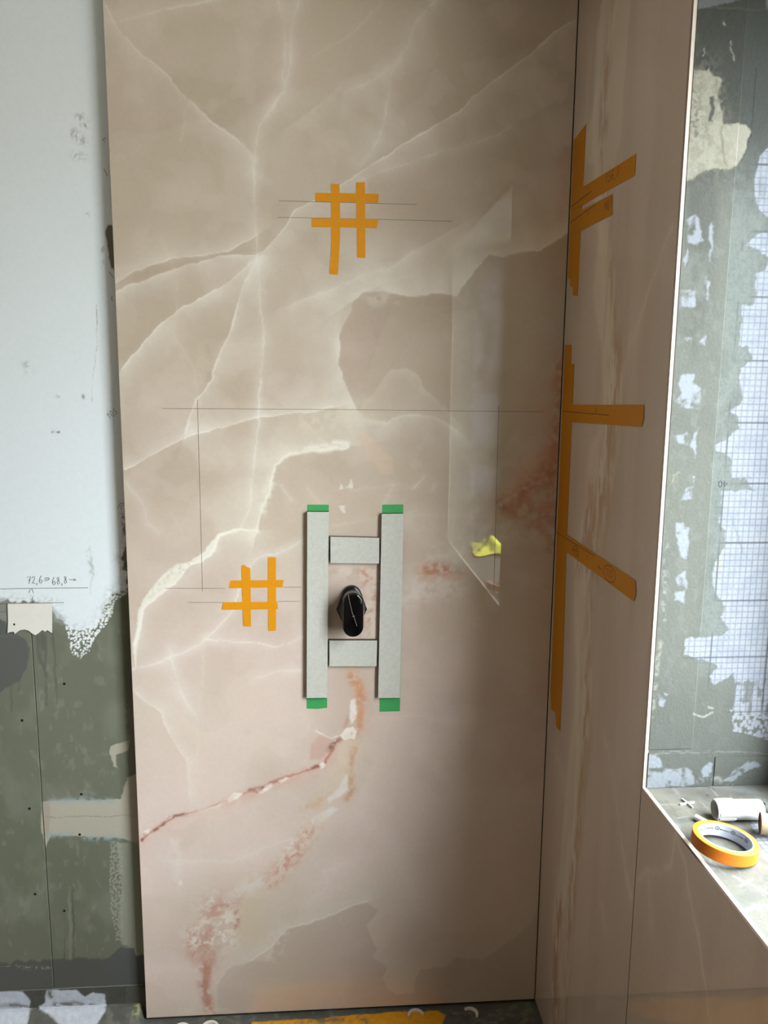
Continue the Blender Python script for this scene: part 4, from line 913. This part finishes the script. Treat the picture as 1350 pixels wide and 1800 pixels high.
def sill_paint(U, V):
    p = Paint(U, V, (162, 159, 146), onS, warp=((.003, .025), (.0012, .006)))
    p.tone(.5*sstep(.45, .65, fbm(U/.05, V/.03, 3)), (176, 176, 166))
    p.tone(.5*sstep(.5, .68, fbm(U/.02, V/.02, 13)), (138, 138, 128))
    p.tone(.55*sstep(.6, .7, fbm(U/.012+3*fbm(U/.05, V/.05, 2), V/.035, 5)), (206, 206, 200))
    p.blot([(1150, 1395), (1190, 1410), (1220, 1430)], 30, .6, (204, 200, 180), 22, .42)
    p.blot([(1160, 1380), (1250, 1378), (1330, 1392)], 14, .7, (206, 208, 206), 12, .42)
    p.blot([(1285, 1400), (1330, 1395)], 12, .4, (124, 128, 124), 14, .42)
    for P in ([(1160, 1414), (1200, 1414), (1225, 1418)], [(1190, 1436), (1210, 1434)], [(1290, 1540), (1330, 1560), (1350, 1570)], [(1300, 1556), (1320, 1545)], [(1310, 1600), (1345, 1590)], [(1250, 1385), (1262, 1398)]):
        p.vein(P, 1.6, .7, (224, 224, 218), 0, 0, 0, .6)
    for P in ([(1243, 1395), (1241, 1398), (1245, 1399)], [(1253, 1385), (1256, 1388)]):
        p.vein(P, .9, .8, (70, 70, 66), 0, 0)
    fl = onS([(1318, 1440), (1400, 1420), (1400, 1530), (1352, 1510), (1330, 1480)])
    dd, _ = segs(p.wu, p.wv, fl, True); ins = inside(p.wu, p.wv, fl)
    p.tone(.9*ins*sstep(0, .003, dd), (206, 211, 222))
    gx = np.abs((U-.004+.005) % .01-.005); gz = np.abs((V-.003+.005) % .01-.005)
    p.tone(.6*ins*np.maximum(sstep(.0013, .0003, gx), sstep(.0013, .0003, gz)), (88, 90, 98))
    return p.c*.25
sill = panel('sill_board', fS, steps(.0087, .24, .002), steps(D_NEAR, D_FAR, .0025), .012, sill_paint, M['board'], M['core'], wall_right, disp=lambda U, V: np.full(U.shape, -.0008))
sill['label'] = 'raw grey window sill board smeared with white'

# the window itself, at the outer end of the reveal
wn = MB()
x0, x1 = DEEP+.012, DEEP+.075
wn.box(x0, x1, D_NEAR, D_NEAR+.06, SILL-.012, HEAD).box(x0, x1, D_FAR-.06, D_FAR+.012, SILL-.012, HEAD)
wn.box(x0, x1, D_NEAR+.06, D_FAR-.06, SILL-.012, SILL+.05).box(x0, x1, D_NEAR+.06, D_FAR-.06, HEAD-.06, HEAD)
window = wn.build('window_1', M['frame'])
tag(window, 'white framed window closing the deep reveal', kind='structure')
MB().box(DEEP+.04, DEEP+.044, D_NEAR+.055, D_FAR-.055, SILL+.045, HEAD-.055).build('pane', M['glass'], window)

# ------------------------------------------------------------------ pencil lines on the big slab
pl_ = L(onB, (285, 718), (600, 720), (955, 724)) + L(onB, (347, 702), (351, 850), (356, 1040)) + L(onB, (877, 713), (873, 850), (868, 1040))
pl_ += L(onB, (290, 1034), (340, 1034), (396, 1034)) + L(onB, (498, 1032), (515, 1032), (530, 1032)) + L(onB, (331, 1059), (365, 1059), (392, 1059)) + L(onB, (488, 1057), (510, 1057), (527, 1057))
pl_ += L(onB, (490, 353), (600, 356), (733, 359.5)) + L(onB, (487, 382), (640, 385), (795, 389))
tag_stuff(ribbons('pencil_lines', pl_, fB, .0001, .0009, M['pencil'], slab_back))

# ------------------------------------------------------------------ orange tape
def tape(P, conv, fr, n0, label, group, m='orange', green=False, name=None):
    Q = conv(P)
    o = plate(name or ('green_tape' if green else 'masking_tape'), Q, fr, n0, n0+.00025, M['green' if green else m])
    return tag(o, label, 'tape', group)
T1, T2 = .0002, .0006
g1, g2, g3 = 'orange tape strips of the upper hash mark', 'orange tape strips of the lower hash mark', 'orange tape strips beside the corner'
tape([(554, 338.9), (610, 339.5), (665.7, 340.9), (665.4, 350), (665, 356.6), (610, 355.5), (554, 354.5)], onB, fB, T1, 'horizontal orange tape strip, upper one of the higher hash mark', g1)
tape([(547.5, 383.9), (600, 384.3), (664.9, 385.6), (663.5, 394), (661.8, 401.3), (610, 400), (547.5, 399.3)], onB, fB, T1, 'horizontal orange tape strip, lower one of the higher hash mark', g1)
tape([(582, 323.1), (596.6, 324), (597.3, 350), (598, 385), (597.7, 418), (596, 450), (594, 482.5), (587, 483), (579, 482), (581, 455), (582.3, 430), (582.2, 385)], onB, fB, T2, 'long bent orange tape strip hanging down left in the higher hash mark', g1)
tape([(626, 321), (641.4, 320.3), (642, 385), (642.2, 453.5), (635, 453.2), (627.6, 452.9), (626.8, 385)], onB, fB, T2, 'straight upright orange tape strip, right one of the higher hash mark', g1)
tape([(405, 1020.4), (450, 1020), (499.2, 1019.3), (497.5, 1025), (496.8, 1032.3), (450, 1033), (402, 1034)], onB, fB, T1, 'horizontal orange tape strip, upper one of the lower hash mark', g2)
tape([(392.5, 1058.4), (440, 1058), (487.3, 1057.4), (488.5, 1070.4), (440, 1071), (389.9, 1071.6)], onB, fB, T2+.0003, 'horizontal orange tape strip reaching left in the lower hash mark', g2)
tape([(424.5, 994.4), (429.3, 992.6), (434, 996.5), (439.9, 998.5), (440.8, 1050), (441.3, 1101), (427.5, 1100.8), (426.2, 1050)], onB, fB, T2, 'upright orange tape strip with torn top, left one of the lower hash mark', g2)
tape([(471.3, 979.6), (485, 979.6), (485.2, 1040), (485.2, 1108), (478, 1109), (471.9, 1108.7), (471.2, 1040)], onB, fB, T2, 'upright orange tape strip, right one of the lower hash mark', g2)
edge_ = lambda y: 1018-.0421*y                                       # pixel of the corner joint at height y
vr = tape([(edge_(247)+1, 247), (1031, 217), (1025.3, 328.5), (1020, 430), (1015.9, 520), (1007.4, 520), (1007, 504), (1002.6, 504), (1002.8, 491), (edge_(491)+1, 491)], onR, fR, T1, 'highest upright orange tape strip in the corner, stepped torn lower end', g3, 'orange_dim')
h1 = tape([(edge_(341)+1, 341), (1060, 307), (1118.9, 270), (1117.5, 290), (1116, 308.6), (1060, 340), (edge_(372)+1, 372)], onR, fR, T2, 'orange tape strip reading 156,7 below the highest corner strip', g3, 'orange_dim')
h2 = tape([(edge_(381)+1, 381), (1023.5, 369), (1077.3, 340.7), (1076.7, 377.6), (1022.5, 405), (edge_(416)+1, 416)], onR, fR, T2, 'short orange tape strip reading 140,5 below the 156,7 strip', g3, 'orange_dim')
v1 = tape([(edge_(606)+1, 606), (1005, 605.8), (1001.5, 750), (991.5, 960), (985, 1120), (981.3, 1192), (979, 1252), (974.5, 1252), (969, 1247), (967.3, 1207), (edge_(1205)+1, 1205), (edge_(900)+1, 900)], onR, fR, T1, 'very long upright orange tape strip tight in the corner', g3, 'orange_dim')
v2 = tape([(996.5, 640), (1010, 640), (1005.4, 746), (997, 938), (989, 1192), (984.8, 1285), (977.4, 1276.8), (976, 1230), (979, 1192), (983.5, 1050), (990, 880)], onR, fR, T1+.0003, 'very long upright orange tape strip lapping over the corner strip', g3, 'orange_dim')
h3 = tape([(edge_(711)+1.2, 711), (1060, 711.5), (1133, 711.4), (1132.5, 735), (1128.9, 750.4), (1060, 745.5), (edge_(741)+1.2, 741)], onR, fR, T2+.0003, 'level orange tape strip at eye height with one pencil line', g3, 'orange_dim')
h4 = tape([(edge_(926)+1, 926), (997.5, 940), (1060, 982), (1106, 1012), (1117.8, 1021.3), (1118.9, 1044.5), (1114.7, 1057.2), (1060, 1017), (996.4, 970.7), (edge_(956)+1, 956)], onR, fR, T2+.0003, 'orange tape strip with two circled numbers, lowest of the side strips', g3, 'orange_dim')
gr = 'green tape strips under the grey tile strips'
tape([(540, 887), (578, 887), (576, 1070), (575, 1244), (557, 1246), (539, 1245.5), (538.5, 1070)], onB, fB, T1, 'green tape strip under the left grey tile strip', gr, green=True)
tape([(672, 887), (709, 886.5), (706, 1070), (703, 1250), (667, 1251), (668, 1070)], onB, fB, T1, 'green tape strip under the right grey tile strip', gr, green=True)
# pencil on the tapes
def circ(conv, c, rx, ry, tilt=0, n=15):
    c = np.array(c); out = []
    for t in np.linspace(0, 6.283, n):
        x, y = rx*math.cos(t), ry*math.sin(t)
        out.append((c[0]+x*math.cos(tilt)-y*math.sin(tilt), c[1]+x*math.sin(tilt)+y*math.cos(tilt)))
    return [conv(out)]
PD = M['pencil_dark']
tag_stuff(ribbons('pencil_marks', L(onR, (1003, 365), (1022, 350), (1041, 335)) + L(onR, (1034.5, 325), (1034, 335)) + write('156,7', onR, (1064, 324), (1088, 309), .017), fR, T2+.0003, .0016, PD, h1))
tag_stuff(ribbons('pencil_marks', L(onR, (1002, 393), (1022, 377), (1047, 360)) + L(onR, (1034, 371), (1033.5, 381)) + write('140,5', onR, (1062, 372), (1075, 365), .018), fR, T2+.0003, .0016, PD, h2))
tag_stuff(ribbons('pencil_marks', L(onR, (989, 723), (1030, 726.5), (1072, 730)) + L(onR, (1048.5, 717), (1048, 725), (1050, 720)), fR, T2+.0006, .0013, PD, h3))
wk = L(onR, (978, 935), (1010, 955), (1046, 977)) + L(onR, (1034, 974), (1034, 983)) + circ(onR, (1013.5, 968.5), 4.5, 9, -.25) + circ(onR, (1072.5, 1008.5), 9.5, 16, -.35)
wk += L(onR, (1008, 962), (1006.5, 966), (1012, 967)) + L(onR, (1059, 1002), (1052, 996), (1055.5, 994.5)) + L(onR, (1052, 996), (1054, 1003))
wk += write('335', onR, (1066.5, 1010), (1077, 1016), .013) + write('40', onR, (1011, 971), (1016, 974), .011)
tag_stuff(ribbons('pencil_marks', wk, fR, T2+.0006, .0016, PD, h4))

# ------------------------------------------------------------------ grey tile strips
pF = px(1, -.0145)
def tstrip(P, label, n0=.0008):
    Q = pF(P); k = len(Q)
    v = [fB(u, q, n0) for u, q in Q] + [fB(u, q, .0135) for u, q in Q]
    c = Q.mean(0)
    v += [fB(*(q+(c-q)/np.abs(c-q).max()*np.array([.0008, .0008])), .0145) for q in Q]
    f = [tuple(range(k)), tuple(range(3*k-1, 2*k-1, -1))]
    for a in (0, k): f += [(a+i, a+i+k, a+(i+1) % k+k, a+(i+1) % k) for i in range(k)]
    o = obj('tile_strip', v, f, None, mats=[M['strip'], M['strip_edge']], midx=[1, 0]+[1]*k+[0]*k)
    bm_fix(o)
    return tag(o, label, 'tile strip', 'grey tile strips framing the valve')
tstrip([(540, 900), (578, 900), (575.3, 1227), (539, 1227.5)], 'long upright grey tile strip left of the black valve')
tstrip([(671, 903.5), (709.3, 903), (703, 1227), (664.6, 1227.5)], 'long upright grey tile strip right of the black valve')
tstrip([(580.3, 943.5), (667, 945.5), (666.3, 991), (580.6, 990)], 'short level grey tile strip above the black valve')
tstrip([(578.6, 1126), (663, 1126), (662, 1171.5), (578.6, 1171.5)], 'short level grey tile strip below the black valve')

# ------------------------------------------------------------------ black valve body
def ray_poly(P, n=64):
    P = np.asarray(P, float); out = []
    for t in np.linspace(0, 2*math.pi, n, endpoint=False):
        d = np.array([math.cos(t), math.sin(t)]); best = 0
        for i in range(len(P)):
            a, b = P[i], P[(i+1) % len(P)]; s = b-a
            den = d[0]*s[1]-d[1]*s[0]
            if abs(den) < 1e-12: continue
            r = (a[0]*s[1]-a[1]*s[0])/den; q = (a[0]*d[1]-a[1]*d[0])/den
            if r > best and -1e-9 <= q <= 1+1e-9: best = r
        out.append(d*best)
    return np.array(out)
def stad(hw, hh, n=40):
    c = hh-hw
    return [(hw*math.cos(t), c+hw*math.sin(t)) for t in np.linspace(0, math.pi, n)] + [(hw*math.cos(t), -c+hw*math.sin(t)) for t in np.linspace(math.pi, 2*math.pi, n)]
def hexa(s=1.):
    P = [(.0365, 0)] + [(.0235*math.cos(t)*1.0, .0335+.0245*math.sin(t)) for t in np.linspace(.35, math.pi-.35, 20)] + [(-.0365, 0)] + [(.019*math.cos(t), -.032+.019*math.sin(t)) for t in np.linspace(math.pi+.35, 2*math.pi-.35, 20)]
    return [(a*s, b*s) for a, b in P]
VX, VZ = -.4885, 1.0785
valve = bpy.data.objects.new('shower_valve', None); col.objects.link(valve)
valve.location = (VX, 0, VZ); valve.empty_display_size = .05
tag(valve, 'glossy black shower valve body jutting out of the marble slab', 'valve')
def vring(P, n, dx=0, dz=0): return [(a+dx, -n, b+dz) for a, b in P]
H, S_ = ray_poly(hexa()), ray_poly(stad(.0245, .0525))
mb = MB().loft([vring(H, .0003), vring(H, .0095), vring(H*.985, .0112), vring(H*.955, .0124), vring(H*.92, .0132)])
sharp(mb.build('flange', M['black_satin'], valve), 40)
rings = [vring(H*.9, .012)]
for t in (0, .25, .5, .75, 1.):
    q = H*.9*(1-t)+S_*t
    rings.append(vring(q, .0135+.0515*t, .001*t, .0045*t))
sharp(MB().loft(rings).build('valve_body', M['black_satin'], valve), 50)
S1 = ray_poly(stad(.0235, .0518))
rings = [vring(S_, .0652, .0012, .0045), vring(S1*1.01, .070, .0012, .0045), vring(S1*.985, .0722, .0012, .0045), vring(S1*.955, .0733, .0012, .0045), vring(S1*.925, .0738, .0012, .0045)]
for s in (.9, .7, .45, .2, .02): rings.append(vring(S1*s, .0735+.003*(1-s*s), .0012, .0045))
sharp(MB().loft(rings).build('front_cap', M['black'], valve), 50)
pc = px(1, -.0757)
ln = pc([(612.3, 1046), (615.5, 1062), (619.5, 1078), (622.5, 1085), (626, 1096), (630.8, 1110)])-np.array([VX, VZ])
mk = pc([(619, 1084), (624, 1082.5)])-np.array([VX, VZ])
def arch(u, v, n):
    r = math.hypot((u-.0012)/.0235, (v-.0045)/.0518)
    return (u, -(.0735+.003*max(0, 1-r*r)+n), v)
ribbons('face_line', [ln, mk], arch, .0001, .0007, M['line'], valve, th=.0002)  # thin pale line laid across the front cap

# ------------------------------------------------------------------ things on the sill
def place(name, label, cat, loc, group=None):
    o = bpy.data.objects.new(name, None); col.objects.link(o); o.location = loc; o.empty_display_size = .03
    return tag(o, label, cat, group)
SZ = SILL-.0008
c = px(2, SZ+.0095)([(1272, 1488)])[0]
roll = place('tape_roll', 'roll of orange masking tape lying on the window sill', 'tape roll', (c[0], c[1], SZ+.0005))
TILT = math.radians(6.5)                                            # it leans on the peg under its left side
roll.rotation_euler = (0, TILT, 0); roll.location.z += .0475*math.sin(TILT)
def ring(r0, r1, h, z0=0, n=72, ch=.0006):
    prof = [(r0, z0), (r1-ch, z0), (r1, z0+ch), (r1, z0+h-ch), (r1-ch, z0+h), (r0, z0+h)]
    v, f = [], []
    for i in range(n):
        t = 2*math.pi*i/n
        v += [(r*math.cos(t), r*math.sin(t), z) for r, z in prof]
    k = len(prof)
    for i in range(n):
        for a in range(k):
            f.append((i*k+a, ((i+1) % n)*k+a, ((i+1) % n)*k+(a+1) % k, i*k+(a+1) % k))
    return v, f
RO, RI = .0475, .0375
sharp(MB().add(*ring(RI+.0018, RO, .019)).build('tape_winding', mat('orange_tape_roll', (186, 100, 8), rough=.5, noise=.03, nscale=200), roll), 40)
core = sharp(MB().add(*ring(RI, RI+.0018, .0194)).build('cardboard_core', M['ring'], roll), 40)
# print on the inside of the core: round marks and short grey words
ins = MB()
def inner(t, z, n): return ((RI-n)*math.cos(t), (RI-n)*math.sin(t), z)
def inrib(lines, wd):
    for P in lines:
        P = np.asarray(P, float); T = np.gradient(P, axis=0); T /= np.linalg.norm(T, axis=1)[:, None]+1e-9
        N = np.stack([-T[:, 1], T[:, 0]], 1)*wd/2
        ins.loft([[inner((p+q)[0]/RI, (p+q)[1], .0001), inner((p+q)[0]/RI, (p+q)[1], .0003), inner((p-q)[0]/RI, (p-q)[1], .0003), inner((p-q)[0]/RI, (p-q)[1], .0001)] for p, q in zip(P, N)])
for t0 in np.arange(.15, 3.3, .62):
    a = t0*RI
    inrib([[(a+.0030*math.cos(t), .0125+.0030*math.sin(t)) for t in np.linspace(0, 6.283, 13)], [(a-.0012, .0112), (a, .014), (a+.0012, .0112)]], .0007)
    x = a+.0055; rr = random.Random(int(t0*100))
    while x < a+.019:
        hh = rr.choice([.0013, .0013, .0022])
        inrib([[(x, .0105), (x+.0003, .0105+hh), (x+.0009, .0105)]], .0004)
        x += .0014
ins.build('core_print', M['ink'], core)

a, b = px(2, SZ+.0165)([(1256, 1424), (1339, 1424)])
axis = b-a; ln_ = np.linalg.norm(axis); ang = math.atan2(axis[1], axis[0])
tube = place('plastic_tube', 'white plastic tube with ribbed collar lying on the window sill', 'tube', (a[0], a[1], SZ+.0175))
tube.rotation_euler = (0, 0, ang)
def turned(prof, n=48, inner_close=True):
    v = [(x, r*math.cos(2*math.pi*i/n), r*math.sin(2*math.pi*i/n)) for x, r in prof for i in range(n)]; k = len(prof); f = []
    for j in range(k-1):
        for i in range(n):
            f.append((j*n+i, j*n+(i+1) % n, (j+1)*n+(i+1) % n, (j+1)*n+i))
    return v, f
sharp(MB().add(*turned([(.020, .0138), (.020, .0160), (ln_-.006, .0165), (ln_-.002, .0155), (ln_, .0125), (ln_, .0115), (.024, .0115)])).build('barrel', M['plastic'], tube), 35)
cl = MB().add(*turned([(.026, .0158), (.026, .0164), (.002, .0164), (0, .0158), (0, .0140), (.0015, .0138), (.024, .0128)]))
sharp(cl.build('collar', M['plastic'], tube), 35)
for i in range(10):
    t = 2*math.pi*i/10+.3
    mbx = MB().box(.003, .030, -.0022, .0022, .0160, .0174)
    cs, sn = math.cos(t), math.sin(t)
    mbx.v = [(x, y*cs-z*sn, y*sn+z*cs) for x, y, z in mbx.v]
    mbx.build('rib', M['plastic'], tube)
sharp(MB().add(*turned([(.0185, .001), (.0185, .0133), (.021, .0133), (.021, .001)])).build('inner_disc', M['cream'], tube), 35)
for q in range(3):
    v, f = ring(.0098, .0108, .0010, 0, 32, .0002)
    MB().add([(ln_+.0005+.0016*q+z, x, y) for x, y, z in v], f).build('wire_coil', M['wire'], tube)

# tile spacer cross, peg
def cross(P, rot, label, s=1.):
    c_ = onS([P])[0]
    arm = .0140*s; wd = .0011*s
    o = MB()
    o.box(-arm, -wd, -wd, wd, 0, .003).box(wd, arm, -wd, wd, 0, .003).box(-wd, wd, -wd, wd, 0, .003).box(-wd, wd, -arm, -wd, 0, .003).box(-wd, wd, wd, arm, 0, .003)
    q = o.build('tile_spacer', M['plastic']); q.location = (c_[0], c_[1], SZ+.0003); q.rotation_euler = (0, 0, rot)
    return tag(q, label, 'spacer')
cross((1208, 1413), .2, 'small white cross-shaped tile spacer on the window sill')
pa, pb = px(2, SZ+.005)([(1222, 1436), (1242, 1447)])
peg = MB(); d_ = pb-pa; Lp = np.linalg.norm(d_)
v, f = turned([(0, .0005), (0, .0042), (.001, .005), (Lp, .005), (Lp+.001, .0042), (Lp+.001, .0005)], 24)
pg = sharp(MB().add(v, f).build('plastic_peg', M['plastic']), 35)
pg.location = (pa[0], pa[1], SZ+.0052); pg.rotation_euler = (0, 0, math.atan2(d_[1], d_[0]))
tag(pg, 'short white plastic peg half hidden behind the tape roll', 'peg')
# cream cup with a teal grip at the picture's edge
ca = px(2, SZ+.02)([(1336, 1445)])[0]
cup = place('hand_tool', 'cream cup-ended tool with teal grip beside the tape roll', 'tool', (ca[0], ca[1], SZ+.0005))
cup.rotation_euler = (0, 0, math.radians(-22))
def upright(prof, x0, n=40):
    v, f = turned(prof, n); return [(z+x0, y, x) for x, y, z in v], f
v, f = turned([(0, .0155), (0, .0175), (.006, .0172), (.014, .0150), (.022, .0115), (.026, .0085), (.026, .0070), (.012, .0130), (.002, .0155)], 40)
sharp(MB().add([(x, y, z+.0180) for x, y, z in v], f).build('cup', M['cream'], cup), 40)
v, f = turned([(.0255, .0005), (.0255, .0105), (.030, .0130), (.060, .0140), (.090, .0120), (.096, .0060), (.097, .0005)], 40)
sharp(MB().add([(x, y, z+.0180) for x, y, z in v], f).build('grip', M['teal'], cup), 40)

# crumpled yellow cloth further along the sill, mirrored in the slab
cx, cy = .135, -1.43
n_, v, f = 34, [], []
for i in range(n_+1):
    for j in range(n_+1):
        s, t = i/n_*2-1, j/n_*2-1
        r = 1+.18*math.sin(3*math.atan2(t, s)+.6)
        h = .012+.045*math.exp(-((s-.45)**2+t*t*.7)/.35)+.012*math.sin(7*s+3*t)*math.cos(5*t-s)*(1-.5*max(abs(s), abs(t)))
        h *= (1-.75*max(abs(s), abs(t))**3)
        v.append((cx+s*.065*r, cy+t*.12*r, SZ+.004+max(h, -.001)))
for i in range(n_):
    for j in range(n_):
        k = i*(n_+1)+j; f.append((k, k+n_+1, k+n_+2, k+1))
cloth = obj('cloth', v, f, M['cloth'], smooth=True)
sm = cloth.modifiers.new('thickness', 'SOLIDIFY'); sm.thickness = .002; sm.offset = 1
tag(cloth, 'crumpled yellow cleaning cloth on the sill, mirrored in the slab', 'cloth')

# ------------------------------------------------------------------ horseshoe shims under the slab
def shim(P, rot, label, a0=0., a1=math.pi, r=.0195, wd=.0075):
    c_ = px(2, FZ+.002)([P])[0]
    ts = np.linspace(a0, a1, 22); rings = []
    for k, t in enumerate(ts):
        w_ = wd*(.55+.45*math.sin(math.pi*min(1, max(0, (k+2)/25))))
        ri, ro = r-w_/2, r+w_/2
        rings.append([(q*math.cos(t), q*math.sin(t)*1.0, z) for q, z in ((ri, 0), (ro, 0), (ro, .005), (ri, .005))])
    o = MB().loft(rings).build('horseshoe_shim', M['shim'])
    o.location = (c_[0], c_[1], FZ+.0006); o.rotation_euler = (0, 0, rot)
    return tag(o, label, 'shim', 'horseshoe shims under the marble slab')
shim((318, 1812), -.25, 'white horseshoe shim under the slab, nearest to the left wall boards')
shim((369, 1808), .3, 'white horseshoe shim under the slab, second from the left')
shim((731, 1786), .05, 'white horseshoe shim lying on the yellow floor streak', r=.0185)
shim((826, 1783), -.45, 'white horseshoe shim on bare grey floor near the corner', -.1, 2.6, r=.0185)
